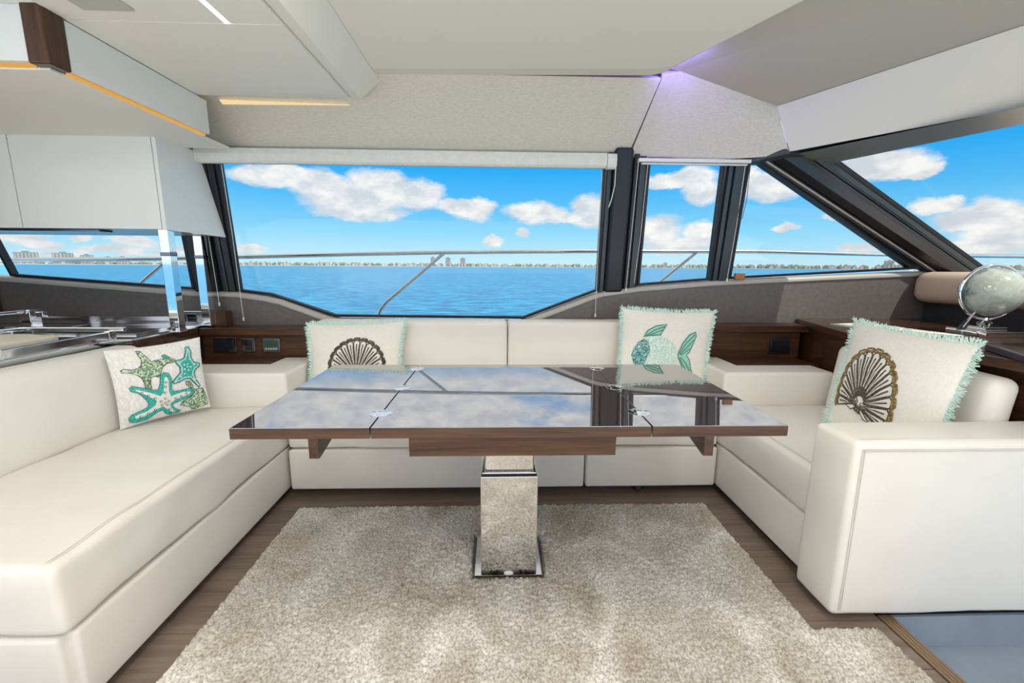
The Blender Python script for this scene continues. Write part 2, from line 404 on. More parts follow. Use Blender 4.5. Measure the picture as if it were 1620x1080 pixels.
def ring(name, poly, width, fmap, d0, d1, mat, parent=None):
    inn = inset(poly, width); n = len(poly); V = []; Fc = []
    for pl in (poly, inn):
        for d in (d0, d1): V += [fmap(p[0], p[1], d) for p in pl]
    o0, o1, i0, i1 = 0, n, 2*n, 3*n
    for i in range(n):
        j = (i+1) % n
        Fc += [(o1+i, o1+j, i1+j, i1+i), (o0+j, o0+i, i0+i, i0+j), (o0+i, o0+j, o1+j, o1+i), (i0+j, i0+i, i1+i, i1+j)]
    o = meshpy(name, V, Fc, mat, parent)
    bm = bmesh.new(); bm.from_mesh(o.data); bmesh.ops.recalc_face_normals(bm, faces=bm.faces[:]); bm.to_mesh(o.data); bm.free()
    return o

# ------------------------------------------------------------------ setting: sea, far shore, decks
SEA = -2.2
struct(meshpy('sea', [(-9000, -9000, SEA), (9000, -9000, SEA), (9000, 14000, SEA), (-9000, 14000, SEA)], [(0, 1, 2, 3)], 'sea'), 'choppy bright blue sea')
struct(box('deck_side', (-6, 2.86, .35), (3.2, 3.5, .45), 'deck_white'), 'white side deck outside the windows')
struct(prism('deck_fore', [(3.12, -1.5), (6.2, .4), (6.2, 1.6), (3.4, 3.1), (3.12, 3.0)], 'z', 1.0, 1.12, 'deck_white'), 'white foredeck beyond the windshield')

# ------------------------------------------------------------------ setting: floors
floor = struct(box('floor', (-3.3, -.4, -.06), (1.29, 2.75, -.012), 'toe_black'), 'dark taupe plank floor')
pl_me = {}
row = 0; y = -.4
while y < 2.4:
    off = -3.2 + (row % 3)*.45; x = off
    while x < 1.28:
        x1 = min(x+1.35, 1.283)
        if x1 > x+.05: box('plank', (x+.0012, y+.0012, -.012), (x1-.0012, y+.1788, random.uniform(-.0006, .0)), 'floor_wood', floor)
        x += 1.35
    y += .18; row += 1
struct(box('floor_sofa_base', (1.283, 1.24, -.06), (3.0, 2.75, 0), 'toe_black'), 'dark plinth under the right sofa')
struct(box('deck_bounce', (-6, -7, -.10), (6, -.41, -.03), 'deck_white'), 'unseen white deck added to bounce sun into the cabin')  # unseen reflector: sunlit deck added to throw light up onto the ceiling
st = struct(box('floor_lower', (1.33, -.4, -.16), (3.4, 1.24, -.12), 'lower_floor'), 'glossy blue grey lower landing')
box('riser', (1.336, 1.229, -.12), (3.0, 1.239, -.0), 'lower_floor', st)
nz = struct(box('trim_1', (1.284, -.4, -.06), (1.335, 1.238, -.004), 'toe_black'), 'brown ribbed step nosing')
for i in range(4):
    box('rib', (1.287+i*.012, -.4, -.006), (1.2965+i*.012, 1.236, .003), 'nosing', nz)

# ------------------------------------------------------------------ setting: leaning window wall
def gy(z): return 2.74 - .125*(z-.85)
def gmap(x, z, d): return (x, gy(z)-d, z)
sill_top = [(-3.3, 1.10), (-2.92, 1.075), (-1.861, .995), (-1.604, .990), (-1.43, .965), (-1.34, .945), (-1.06, .838), (-1.0, .825), (.13, .815), (.19, .828), (.60, .985), (.66, 1.003), (.877, 1.034), (1.342, 1.073), (1.456, 1.080), (2.0, 1.108), (2.66, 1.14), (2.82, 1.146)]
wall = struct(prism('wall_window', [(-3.3, -.06)] + sill_top + [(2.825, .99), (3.5, .99), (3.5, -.06)], 'y', 2.685, 2.80, 'taupe_fabric'), 'grey brown fabric wall under the windows')
# padded sill cap that follows the stepped edge
V = []; Fc = []
prof = [(2.676, -.026), (2.672, -.014), (2.676, -.004), (2.690, .003), (2.79, .005), (2.79, -.026)]
for (x, z) in sill_top:
    for (yy, dz) in prof: V.append((x, yy, z+dz))
k = len(prof)
for i in range(len(sill_top)-1):
    for j in range(k): Fc.append((i*k+j, i*k+(j+1) % k, (i+1)*k+(j+1) % k, (i+1)*k+j))
cap = meshpy('sill_cap', V, Fc, 'sill_vinyl', wall, 50)
wins = {
 'window_1': ([(-1.604, .997), (-1.413, .972), (-1.03, .838), (.162, .829), (.632, 1.01), (.626, 1.80), (-1.592, 1.80)], 'wide main window with dropped middle sill'),
 'window_2': ([(-2.925, 1.082), (-1.861, 1.004), (-1.855, 1.74), (-3.06, 1.74)], 'galley window behind the chrome posts'),
 'window_3': ([(.877, 1.042), (1.342, 1.081), (1.33, 1.785), (.872, 1.785)], 'narrow upright window between two dark mullions'),
 'window_4': ([(1.456, 1.088), (2.66, 1.158), (1.535, 1.775), (1.464, 1.775)], 'triangular side window beside the windshield pillar'),
}
for nm, (poly, lab) in wins.items():
    fr = struct(ring(nm, poly, .014, gmap, -.03, .012, 'gasket'), lab)
    gl = inset(poly, .004)
    solid('pane', [gmap(p[0], p[1], -.006) for p in gl], [gmap(p[0], p[1], -.012) for p in gl], 'tinted_glass', fr)
def leanbar(name, x0, x1, z0, z1, d0, d1, mat, parent=None, r=.0, seg=3):
    return solid(name, [gmap(x, z0, d) for x, d in ((x0, d0), (x1, d0), (x1, d1), (x0, d1))], [gmap(x, z1, d) for x, d in ((x0, d0), (x1, d0), (x1, d1), (x0, d1))], mat, parent, r, seg)
m1 = struct(leanbar('trim_2', .634, .876, .99, 1.83, -.03, .0, 'dark_frame'), 'dark mullion pillar right of the main window')
leanbar('edge_strip', .636, .662, 1.0, 1.81, 0, .016, 'dark_frame_light', m1, .004)
leanbar('column', .665, .775, 1.0, 1.83, 0, .055, 'dark_frame', m1, .022, 4)
leanbar('track', .787, .815, 1.02, 1.80, 0, .03, 'dark_frame', m1, .004)
leanbar('track', .822, .858, 1.03, 1.79, 0, .022, 'dark_frame_light', m1, .004)
m2 = struct(leanbar('trim_3', 1.344, 1.455, 1.06, 1.80, -.03, .0, 'dark_frame'), 'dark mullion between narrow and triangular windows')
leanbar('track', 1.352, 1.378, 1.07, 1.79, 0, .018, 'dark_frame_light', m2, .004)
leanbar('track', 1.386, 1.450, 1.07, 1.79, 0, .028, 'dark_frame_light', m2, .006)
m3 = struct(leanbar('trim_4', -1.859, -1.606, .98, 1.80, -.03, .0, 'dark_frame'), 'black mullion behind the galley posts')
leanbar('column', -1.845, -1.70, .99, 1.78, 0, .04, 'dark_frame', m3, .015, 4)
leanbar('light_strip', -1.685, -1.655, .99, 1.78, 0, .02, 'dark_frame_light', m3, .004)
leanbar('track', -1.648, -1.612, .99, 1.78, 0, .02, 'dark_frame', m3, .004)
hd = struct(leanbar('trim_5', -3.2, 1.62, 1.76, 2.12, -.03, -.002, 'dark_frame'), 'dark wall band above the windows')
struct(leanbar('wall_galley', -3.3, -3.07, 1.05, 1.9, -.03, .06, 'white_lacquer'), 'grey panel left of the galley window')
struct(box('wall_left', (-3.34, 1.2, 0), (-3.30, 2.8, 2.1), 'wood_gloss_z'), 'dark wood bulkhead at the galley end')
struct(prism('trim_6', [(-3.0, .84), (-2.985, .84), (-2.998, 1.07), (-3.2, 1.07), (-3.2, .84)], 'y', 2.55, 2.684, 'wood_gloss_z'), 'dark wood corner trim beside the galley window')

# ------------------------------------------------------------------ windshield and pillar
P0, P1 = Vector((1.94, 2.62, 1.78)), Vector((3.04, 2.66, 1.17)); wd = Vector((.28, -.75, 0)).normalized()
q0, q1, q2, q3 = P0, P1, P1+wd*3.2, P0+wd*3.2
nrm = (q1-q0).cross(wd).normalized()
if nrm.x < 0: nrm = -nrm
ws = struct(solid('window_5', [q0-nrm*.0, q1, q2, q3], [p+nrm*.006 for p in (q0, q1, q2, q3)], 'tinted_glass'), 'raked windshield glass')
pil = struct(bpy.data.objects.new('trim_7', None), 'thick dark raked windshield pillar'); COL.objects.link(pil)
a0, a1 = Vector((1.44, 2.615, 1.80)), Vector((2.70, 2.665, 1.135))      # inner edge line, top to bottom
b0, b1 = Vector((1.96, 2.60, 1.80)), Vector((3.12, 2.65, 1.135))        # outer edge line
def strip(name, f0, f1, h0, h1, mat):
    """bar of the raked pillar between fractions f0..f1 of its width, h = how far it stands into the cabin"""
    def L(f, t, h): return (a0.lerp(b0, f)).lerp(a1.lerp(b1, f), t) + Vector((0, -h, 0))
    pr = [(f0, -.05), (f1, -.05), (f1, h1), (f1*.75+f0*.25, max(h0, h1)+.004), (f0*.75+f1*.25, max(h0, h1)+.004), (f0, h0)]
    o = solid(name, [L(f, 0, h) for f, h in pr], [L(f, 1, h) for f, h in pr], mat, pil)
    return o
strip('seal', .055, .11, .005, .005, 'gasket'); strip('bead', .115, .155, .012, .012, 'sill_vinyl'); strip('groove', .16, .20, .004, .006, 'gasket')
strip('face', .205, .60, .02, .05, 'pillar_gloss'); strip('groove', .605, .635, .02, .02, 'gasket')
strip('face', .64, .83, .045, .03, 'dark_frame_light'); strip('edge', .835, 1.0, .02, .0, 'gasket')
mo = struct(bpy.data.objects.new('trim_8', None), 'metal moulding along the windshield top'); COL.objects.link(mo)
h0, h1 = Vector((1.60, 2.54, 1.80)), Vector((2.108, 1.796, 1.80)); hdn = (h1-h0).normalized(); h0 -= hdn*.02; h1 = h0 + hdn*2.6
g0 = P0 + Vector((-.06, .02, .0)); g1 = g0 + wd*3.0
solid('black_strip', [h0, h0+Vector((.0, 0, .05)), h0+Vector((.10, .02, .05)), h0+Vector((.10, .02, .004))], [h1, h1+Vector((0, 0, .05)), h1+Vector((.10, .02, .05)), h1+Vector((.10, .02, .004))], 'gasket', mo)
solid('bright_moulding', [h0+Vector((.07, .02, -.004)), h0+Vector((.10, .02, .03)), g0+Vector((.05, 0, .03)), g0+Vector((.02, 0, -.022))], [h1+Vector((.07, .02, -.004)), h1+Vector((.10, .02, .03)), g1+Vector((.05, 0, .03)), g1+Vector((.02, 0, -.022))], 'moulding', mo)
struct(solid('trim_9', [(1.44, 2.60, 1.765), (1.63, 2.50, 1.79), (1.98, 2.58, 1.775), (1.98, 2.68, 1.775), (1.44, 2.68, 1.765)], [(1.44, 2.60, 1.82), (1.63, 2.50, 1.84), (1.98, 2.58, 1.84), (1.98, 2.68, 1.84), (1.44, 2.68, 1.82)], 'dark_frame_light'), 'dark corner joint where side window meets windshield')

# ------------------------------------------------------------------ headers and ceilings
struct(solid('wall_header', [(-1.75, 2.62, 1.797), (.757, 2.62, 1.803), (.803, 2.28, 2.075), (-1.75, 2.28, 2.075)], [(-1.75, 2.66, 1.797), (.757, 2.66, 1.803), (.803, 2.34, 2.11), (-1.75, 2.34, 2.11)], 'head_fabric', None, .006), 'pale woven fabric header over the main window')
bl, bm_, br_, tr_, tl_ = Vector((.760, 2.62, 1.785)), Vector((1.458, 2.60, 1.772)), Vector((1.625, 2.50, 1.80)), Vector((1.522, 2.49, 2.03)), Vector((.806, 2.285, 2.08))
def patch(name, fpt, nu, nv, off, mat):
    """curved panel sampled on a grid, with a back face so that it has thickness"""
    V = [fpt(i/nu, j/nv) for j in range(nv+1) for i in range(nu+1)]; n = len(V); V += [p+Vector(off) for p in V]; Fc = []; W_ = nu+1
    for j in range(nv):
        for i in range(nu):
            a = j*W_+i; q = (a, a+1, a+W_+1, a+W_); Fc.append(q); Fc.append(tuple(n+k for k in q[::-1]))
    rim = [i for i in range(W_)] + [j*W_+nu for j in range(1, nv+1)] + [nv*W_+i for i in range(nu-1, -1, -1)] + [j*W_ for j in range(nv-1, 0, -1)]
    for a, b in zip(rim, rim[1:]+rim[:1]): Fc.append((b, a, n+a, n+b))
    o = meshpy(name, V, Fc, mat); bm = bmesh.new(); bm.from_mesh(o.data); bmesh.ops.recalc_face_normals(bm, faces=bm.faces[:]); bm.to_mesh(o.data); bm.free()
    o.data.polygons.foreach_set('use_smooth', [True]*len(o.data.polygons)); o.data.set_sharp_from_angle(angle=math.radians(40))
    return o
tt_ = Vector((.90, 2.305, 2.118))
def cpt(u, v):
    b = bl*(1-u)*(1-u) + (bm_*2 - (bl+br_)*.5)*(2*u*(1-u))*.62 + (bl*(1-u)+br_*u)*(2*u*(1-u))*.38 + br_*u*u
    t = tl_.lerp(tt_, u/.13) if u < .13 else tt_.lerp(tr_, (u-.13)/.87)
    return b.lerp(t, v)
struct(patch('wall_header_corner', cpt, 30, 12, (.01, .04, .04), 'head_fabric'), 'grey fabric corner header beside the windshield')
wt0 = Vector((1.522, 2.49, 2.03)); wt1 = Vector((1.905, 1.665, 2.03)); wtd = (wt1-wt0).normalized()
wb0 = Vector((1.627, 2.498, 1.80)); wb1 = Vector((2.108, 1.796, 1.80)); wbd = (wb1-wb0).normalized()
wt1 = wt0 + wtd*2.6; wb1 = wb0 + wbd*2.4
struct(patch('wall_header_windshield', lambda u, v: wb0.lerp(wb1, u).lerp(wt0.lerp(wt1, u), v), 20, 6, (.03, .02, .012), 'ceiling_vinyl'), 'pale vinyl header above the windshield')
# forward ceiling (behind the violet cove) and main ceiling pad
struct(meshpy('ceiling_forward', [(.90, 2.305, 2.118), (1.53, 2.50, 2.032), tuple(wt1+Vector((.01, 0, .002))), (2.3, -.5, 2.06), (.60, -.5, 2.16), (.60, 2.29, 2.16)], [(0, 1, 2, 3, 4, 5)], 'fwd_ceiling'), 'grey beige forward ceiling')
mc = [(-.582, -.5), (1.85, -.5), (1.6, .17), (1.03, 1.595), (.785, 2.215), (.74, 2.245), (-.582, 2.30)]
def lip(poly):
    out = []
    for x, yy in poly: out.append((x, yy))
    return out
mainc = struct(solid('ceiling', [(x, yy-(.12 if yy > 2.2 else 0), 2.05) for x, yy in mc], [(x, yy, 2.072) for x, yy in mc], 'ceiling_vinyl'), 'smooth cream vinyl main ceiling')
box('upper', (-.58, -.5, 2.073), (.74, 2.2, 2.09), 'ceiling_vinyl', mainc)
dc = struct(bpy.data.objects.new('ceiling_dropped', None), 'dropped cream ceiling over the galley side'); COL.objects.link(dc)
def cpanel(name, x0, x1, y0, y1, z, curved):
    pr = [(y0, z), (y1-.10, z), (y1-.05, z+.004), (y1-.015, z+.014), (y1, z+.03), (y1, z+.10), (y0, z+.10)] if curved else [(y0, z), (y1, z), (y1, z+.1), (y0, z+.1)]
    return prism(name, pr, 'x', x0, x1, 'ceiling_vinyl', dc)
cpanel('panel', -1.41, -.7135, 1.606, 2.285, 1.940, True)
cpanel('panel', -1.41, -.902, -.5, 1.602, 1.941, False)
cpanel('panel', -.882, -.7135, -.5, 1.602, 1.941, False)
box('light_channel', (-.902, -.5, 1.95), (-.882, 1.602, 2.04), 'led_white', dc)
solid('beam', [(-.7105, -.5, 1.940), (-.665, -.5, 1.937), (-.583, -.5, 2.05), (-.583, -.5, 2.09), (-.7105, -.5, 2.09)],
      [(-.7105, 2.275, 1.955), (-.665, 2.275, 1.952), (-.583, 2.315, 2.046), (-.583, 2.315, 2.09), (-.7105, 2.315, 2.09)], 'ceiling_vinyl', dc)
box('hatch', (-1.29, .9, 1.934), (-1.135, 1.536, 1.942), 'fwd_ceiling', dc, .002)
struct(box('roof', (-3.3, -.8, 2.17), (2.1, 2.72, 2.2), 'deck_white'), 'outer roof over the cabin')  # unseen; seals out light, lengthened aft to hold sun off the rug
struct(solid('roof_fore', [(.7, -.8, 2.18), (3.3, -.9, 2.08), (2.6, 1.1, 2.06), (1.80, 2.72, 2.05), (.7, 2.72, 2.18)], [(.7, -.8, 2.22), (3.35, -.9, 2.13), (2.65, 1.1, 2.11), (1.85, 2.76, 2.10), (.7, 2.76, 2.22)], 'deck_white'), 'outer roof edge over the windshield')  # unseen; widened sideways to keep sun off the windshield header

# cove lights
cv = tag(solid('cove_light', [(-1.405, 2.415, 1.963), (-.76, 2.405, 1.966), (-.76, 2.403, 1.968), (-1.405, 2.390, 1.976)], [(-1.405, 2.41, 1.963), (-.76, 2.40, 1.966), (-.76, 2.398, 1.968), (-1.405, 2.385, 1.976)], 'glow_cream'), 'glow wedge for the hidden warm strip in the cove above the left header', 'light strip')  # emissive wedge stands in for the glow a hidden strip casts here
cv2 = tag(box('cove_light', (.50, 2.06, 2.092), (.70, 2.14, 2.10), 'led_violet'), 'violet light strip in the cove by the corner header', 'light strip')
lamp('cove_violet', 'AREA', (.82, 2.13, 2.105), 1.2, (.30, .22, 1.0), rot=Vector((1, .75, .0)).to_track_quat('-Z', 'Y').to_euler(), shape='RECTANGLE', size=.20, size_y=.02)

# ------------------------------------------------------------------ unseen ceiling lamps added to brighten and even out the cabin
def fill_lamp(x, yy, z, lab, k=1.0):
    e = empty('fill_lamp', (x, yy, z), lab, 'fill_lamp', 'added ceiling fill lamps')
    lathe('trim_ring', [(.045, 0), (.062, -.004), (.066, .0), (.05, .002)], (x, yy, z), 'chrome', e)
    lathe('lens', [(.0001, -.001), (.044, -.001), (.044, .001), (.0001, .001)], (x, yy, z), 'fill_disc', e)
    l = lamp('fill_lamp_area', 'AREA', (0, 0, -.012), FILL_W*k, (1, .93, .83), shape='DISK', size=.34); l.parent = e
for i, (x, yy) in enumerate(((-.3, 1.1), (.75, 1.0), (-.3, .1), (.75, -.1))):
    fill_lamp(x, yy, 2.049, 'unseen added downlight in the main ceiling, ' + ('front left', 'front right', 'rear left', 'rear right')[i])
for i, (x, yy) in enumerate(((-1.15, .75), (-1.15, -.3))):
    fill_lamp(x, yy, 1.939, 'unseen added downlight in the dropped ceiling, ' + ('front', 'rear')[i], .45)

# ------------------------------------------------------------------ galley soffit
sof = empty('overhead_soffit', (-2.2, 1.9, 1.78), 'white overhead soffit with amber light line and dark wood corner', 'soffit')
box('side_fascia', (-1.43, 1.60, 1.785), (-1.41, 2.292, 1.938), 'white_lacquer', sof, .002)
box('front_fascia', (-3.25, 1.53, 1.785), (-1.475, 1.55, 1.945), 'white_lacquer', sof, .002)
box('corner_post', (-1.475, 1.525, 1.778), (-1.408, 1.60, 1.95), 'wood_gloss_z', sof, .006, 3)
box('underside', (-3.25, 1.56, 1.772), (-1.442, 2.50, 1.779), 'ceiling_vinyl', sof)
box('upper_core', (-3.25, 1.56, 1.80), (-1.44, 2.275, 1.99), 'ceiling_vinyl', sof)
box('light_line', (-1.440, 1.61, 1.776), (-1.428, 2.285, 1.784), 'led_amber', sof)
box('light_line', (-3.25, 1.546, 1.776), (-1.48, 1.558, 1.784), 'led_amber', sof)

# ------------------------------------------------------------------ galley wall cabinet
cab = empty('wall_cabinet', (-2.2, 2.4, 1.33), 'white glossy galley wall cabinet hanging on chrome posts', 'cabinet')
solid('body', [(-3.25, 2.322, 1.335), (-1.70, 2.322, 1.335), (-1.64, 2.655, 1.322), (-3.25, 2.655, 1.322)], [(-3.25, 2.322, 1.765), (-1.70, 2.322, 1.765), (-1.70, 2.595, 1.765), (-3.25, 2.595, 1.765)], 'white_lacquer', cab)
box('door', (-2.383, 2.30, 1.333), (-1.705, 2.32, 1.785), 'white_lacquer', cab, .002)
box('door', (-3.25, 2.30, 1.333), (-2.388, 2.32, 1.785), 'white_lacquer', cab, .002)
solid('side_panel', [(-1.702, 2.30, 1.330), (-1.682, 2.30, 1.330), (-1.607, 2.660, 1.316), (-1.63, 2.660, 1.316)], [(-1.702, 2.30, 1.785), (-1.682, 2.30, 1.785), (-1.672, 2.598, 1.775), (-1.692, 2.598, 1.775)], 'white_lacquer', cab, .002)
box('gap_shade', (-3.2, 2.36, 1.766), (-1.72, 2.59, 1.772), 'toe_black', cab)  # black sheet: shade of the gap above the cabinet put in as colour
box('under_light', (-2.75, 2.34, 1.322), (-2.05, 2.42, 1.334), 'plate_chrome', cab, .003)
struct(solid('trim_10', [(-1.72, 2.36, 1.80), (-1.70, 2.36, 1.80), (-1.64, 2.612, 1.797), (-1.66, 2.612, 1.797)], [(-1.72, 2.36, 1.83), (-1.70, 2.36, 1.83), (-1.64, 2.612, 1.90), (-1.66, 2.612, 1.90)], 'toe_black'), 'black filler painted as the shaded gap between soffit and cabinet')  # black solid fills the gap so that it reads as shade
def post(x, yy, z1, lab):
    e = empty('support_post', (x, yy, .80), lab, 'post', 'chrome posts under the wall cabinet')
    box('shaft', (x-.024, yy-.024, .806), (x+.024, yy+.024, z1), 'chrome', e, .003)
    box('foot', (x-.028, yy-.028, .80), (x+.028, yy+.028, .808), 'steel', e, .002)
    box('clamp', (x-.0255, yy-.0255, z1-.135), (x+.0255, yy+.0255, z1-.115), 'plate_chrome', e, .001)
post(-1.712, 2.335, 1.334, 'polished chrome post at the front corner of the white cabinet')
post(-1.722, 2.600, 1.325, 'polished chrome post close to the window mullion')

# galley counter with polished fittings
cn = empty('galley_counter', (-2.4, 1.9, .6), 'mirror polished galley counter with dark wood side', 'counter')
prism('worktop', [(-3.28, 1.15), (-1.845, 1.15), (-1.845, 2.10), (-1.765, 2.10), (-1.765, 2.664), (-3.28, 2.664)], 'z', .775, .80, 'chrome', cn, .003)
box('side_panel', (-1.79, 2.10, .60), (-1.742, 2.53, .797), 'wood_gloss_y', cn, .004)
box('front_panel', (-3.2, 1.2, .10), (-1.88, 2.66, .775), 'white_lacquer', cn)
box('back_upstand', (-3.28, 2.665, .80), (-1.76, 2.683, .845), 'steel', cn, .002)
fd = empty('fiddle_rail', (-1.95, 1.8, .80), 'polished steel fiddle rail along the galley counter edge', 'rail')
box('long_bar', (-1.870, 1.20, .802), (-1.850, 2.12, .838), 'steel', fd, .003)
box('raised_bar', (-2.35, 2.10, .838), (-1.80, 2.122, .858), 'chrome', fd, .003)
box('raised_bar', (-2.30, 1.55, .838), (-2.28, 2.12, .858), 'chrome', fd, .003)
for i, (x, yy) in enumerate(((-1.860, 2.09), (-1.860, 1.62), (-2.29, 2.06), (-2.29, 1.70))):
    box('upright', (x-.012, yy-.012, .80), (x+.012, yy+.012, .842), 'chrome', fd, .002)
fa = empty('galley_tap', (-2.62, 2.48, .80), 'square chrome tap behind the galley sink', 'tap')
box('body', (-2.66, 2.46, .80), (-2.60, 2.52, .905), 'chrome', fa, .004); box('spout', (-2.66, 2.28, .885), (-2.61, 2.50, .905), 'chrome', fa, .004); box('lever', (-2.58, 2.47, .86), (-2.54, 2.50, .895), 'chrome', fa, .004)
sk = tag(ring('galley_sink', [(-3.1, 2.15), (-2.45, 2.15), (-2.45, 2.44), (-3.1, 2.44)], .03, lambda x, yy, d: (x, yy, .80+d), 0.0005, .008, 'steel'), 'rectangular steel sink rim in the galley counter', 'sink')
tag(pad('folded_towel', (-2.52, 1.70, .80), (-1.98, 1.98, .842), 'cream_cloth', None, .012, (.002, .002, .005), .05, .006), 'cream folded towel lying on the polished counter', 'towel')
hb = empty('cooking_hob', (-2.05, 2.4, .80), 'black glass hob set in the polished counter', 'hob')
box('glass', (-2.40, 2.24, .8005), (-1.86, 2.56, .808), 'black_glass', hb, .002); ring('edge_frame', [(-2.41, 2.23), (-1.85, 2.23), (-1.85, 2.57), (-2.41, 2.57)], .012, lambda x, yy, d: (x, yy, .80+d), .0005, .009, 'steel', hb)
ob = empty('outlet_box', (-1.84, 2.62, .80), 'steel outlet box with dark sockets between the chrome posts', 'outlet')
box('case', (-1.95, 2.61, .801), (-1.765, 2.66, .885), 'steel', ob, .004); box('socket', (-1.928, 2.604, .818), (-1.862, 2.612, .868), 'black_glass', ob, .002); box('socket', (-1.852, 2.604, .818), (-1.80, 2.612, .868), 'black_glass', ob, .002)
tag(box('wooden_block', (-1.70, 2.605, .792), (-1.625, 2.665, .884), 'wood_gloss_z', None, .003), 'small dark wooden block on the left ledge', 'block')

# ------------------------------------------------------------------ wood ledges behind the sofas
def plate(parent, name, x0, x1, z0, z1, yy, kind):
    p = box(name, (x0, yy-.008, z0), (x1, yy, z1), 'plate_chrome', parent, .003)
    if kind == 'dark':
        box('insert', (x0+.018, yy-.011, z0+.014), (x1-.018, yy-.006, z1-.014), 'black_glass', p)
        box('rocker', ((x0+x1)/2-.012, yy-.013, z0+.024), ((x0+x1)/2+.012, yy-.008, z1-.024), 'black_glass', p, .001)
    else:
        box('screen', (x0+.014, yy-.011, z0+.034), (x1-.014, yy-.006, z1-.014), 'screen_green', p)
        for i in range(5): box('button', (x0+.016+i*.0145, yy-.012, z0+.018), (x0+.025+i*.0145, yy-.006, z0+.027), 'button', p)
    return p
lg = empty('wood_ledge', (-1.4, 2.5, .6), 'glossy dark wood ledge with switches at the left of the back sofa', 'shelf')
box('top_board', (-1.742, 2.530, .752), (-1.09, 2.684, .792), 'wood_gloss', lg, .004)
box('back_board', (-1.742, 2.560, .615), (-1.09, 2.580, .752), 'wood_gloss', lg)
box('shelf_board', (-1.742, 2.372, .595), (-1.272, 2.560, .618), 'wood_gloss', lg, .002)
rg = empty('wood_ledge', (1.5, 2.5, .6), 'dark wood ledge with one switch right of the fish cushion', 'shelf')
box('top_board', (1.20, 2.530, .775), (1.90, 2.684, .815), 'wood_gloss', rg, .004)
box('back_board', (1.20, 2.560, .615), (1.86, 2.580, .775), 'wood_gloss', rg)
box('shelf_board', (1.36, 2.332, .595), (1.83, 2.560, .616), 'wood_gloss', rg, .002)
def switchthing(lab, *a):
    e = empty('switch_panel', (a[0], a[4], a[2]), lab, 'switch'); plate(e, 'face_plate', *a)
switchthing('wide black switch panel, leftmost on the left wood ledge', -1.684, -1.547, .645, .735, 2.558, 'dark')
switchthing('small square black switch panel in the middle of the left ledge', -1.516, -1.440, .645, .729, 2.558, 'dark')
switchthing('control panel with small green screen on the left wood ledge', -1.395, -1.295, .645, .729, 2.558, 'screen')
switchthing('black switch panel on the right wood ledge', 1.661, 1.80, .637, .732, 2.558, 'dark')

# console counter to the right
co = empty('console_counter', (2.2, 2.0, .5), 'glossy wood console counter behind the right sofa', 'counter')
cpoly = [(1.91, 2.683), (1.745, 2.07), (1.80, 1.90), (1.86, 1.15), (2.75, 1.15), (2.75, 2.683)]
prism('top_board', cpoly, 'z', .803, .842, 'wood_gloss_y', co, .004)
prism('cabinet', [(1.93, 2.683), (1.80, 2.15), (1.90, 2.13), (1.90, 1.2), (2.7, 1.2), (2.7, 2.683)], 'z', .05, .803, 'wood_gloss_y', co)
tag(box('table_mat', (1.95, 1.95, .8425), (2.20, 2.42, .846), 'cream_cloth', None, .001, rotz=.2), 'cream mat lying on the wood console', 'mat')
ds = empty('dashboard', (2.7, 2.2, .9), 'tan padded dashboard under the windshield', 'dashboard')
def dsh(q): return (q.x + (2.66-q.y)*.12 - (q.z-.95)*.0, q.y, q.z)
pad('padded_top', (2.62, .9, .952), (3.30, 2.68, 1.142), 'dash', ds, .065, (.0, .0, .006), .12, 0, dsh)
box('recess_panel', (2.74, .9, .84), (2.80, 2.683, .955), 'dash_dark', ds)
tag(tube('wiper_arm', [(3.18, 2.42, 1.22), (3.27, 2.36, 1.30), (3.33, 2.32, 1.36)], .009, 'gasket'), 'black wiper arm outside the windshield', 'wiper')

# ------------------------------------------------------------------ sofas
def on_top(o, pts, lift=.0008):
    bpy.context.view_layer.update(); out = []
    for x, yy in pts:
        hit, loc, n_, i_ = o.ray_cast(Vector((x, yy, 3)), Vector((0, 0, -1)))
        if hit: out.append(loc + n_*lift)
    return out
def seam(parent, pts, r=.0016): tube('stitch_line', pts, r, 'stitch', parent, 6)
ls = empty('left_sofa', (-1.4, 1.5, 0), 'long cream leather sofa along the left side', 'sofa')
box('plinth', (-1.72, 1.02, 0), (-1.11, 2.1, .06), 'toe_black', ls)
pad('base_front', (-1.12, .972, .035), (-1.06, 2.115, .248), 'leather', ls, .012, (.002, .002, .002))
pad('base_end', (-1.75, .945, .035), (-1.082, .985, .248), 'leather', ls, .012, (.002, .002, .002))
lseat = pad('seat_cushion', (-1.70, .945, .256), (-1.058, 2.135, .447), 'leather', ls, .022, (.003, .003, .010), .03, .007, None, 3)
for x in (-1.092, -1.084): seam(ls, on_top(lseat, [(x, yy) for yy in np.linspace(.965, 2.115, 60)]), .0012)
seam(ls, [(-1.0655, .9515, z) for z in np.linspace(.28, .425, 8)], .0012); seam(ls, [(-1.082, .9475, z) for z in np.linspace(.28, .43, 8)], .0012)
pad('backrest', (-1.80, .80, .43), (-1.66, 2.085, .782), 'leather', ls, .045, (.012, .004, .004), .05, .003, lambda q: (q.x-(q.z-.44)*.10, q.y, q.z), 5)
def lwall(parent, poly, lab=None):
    o = prism('low_back', poly, 'z', .28, .62, 'leather', parent, .018, 4); return o
lwall(ls, [(-1.73, 2.142), (-1.072, 2.142), (-1.072, 2.545), (-1.268, 2.545), (-1.268, 2.368), (-1.73, 2.368)])
bs = empty('back_sofa', (.05, 2.3, 0), 'cream leather sofa below the main window', 'sofa')
box('plinth', (-1.05, 2.12, 0), (1.13, 2.6, .06), 'toe_black', bs)
pad('base_front', (-1.045, 2.045, .038), (.441, 2.11, .250), 'leather', bs, .012, (.002, .002, .002))
pad('base_front', (.451, 2.045, .038), (1.128, 2.11, .250), 'leather', bs, .012, (.002, .002, .002))
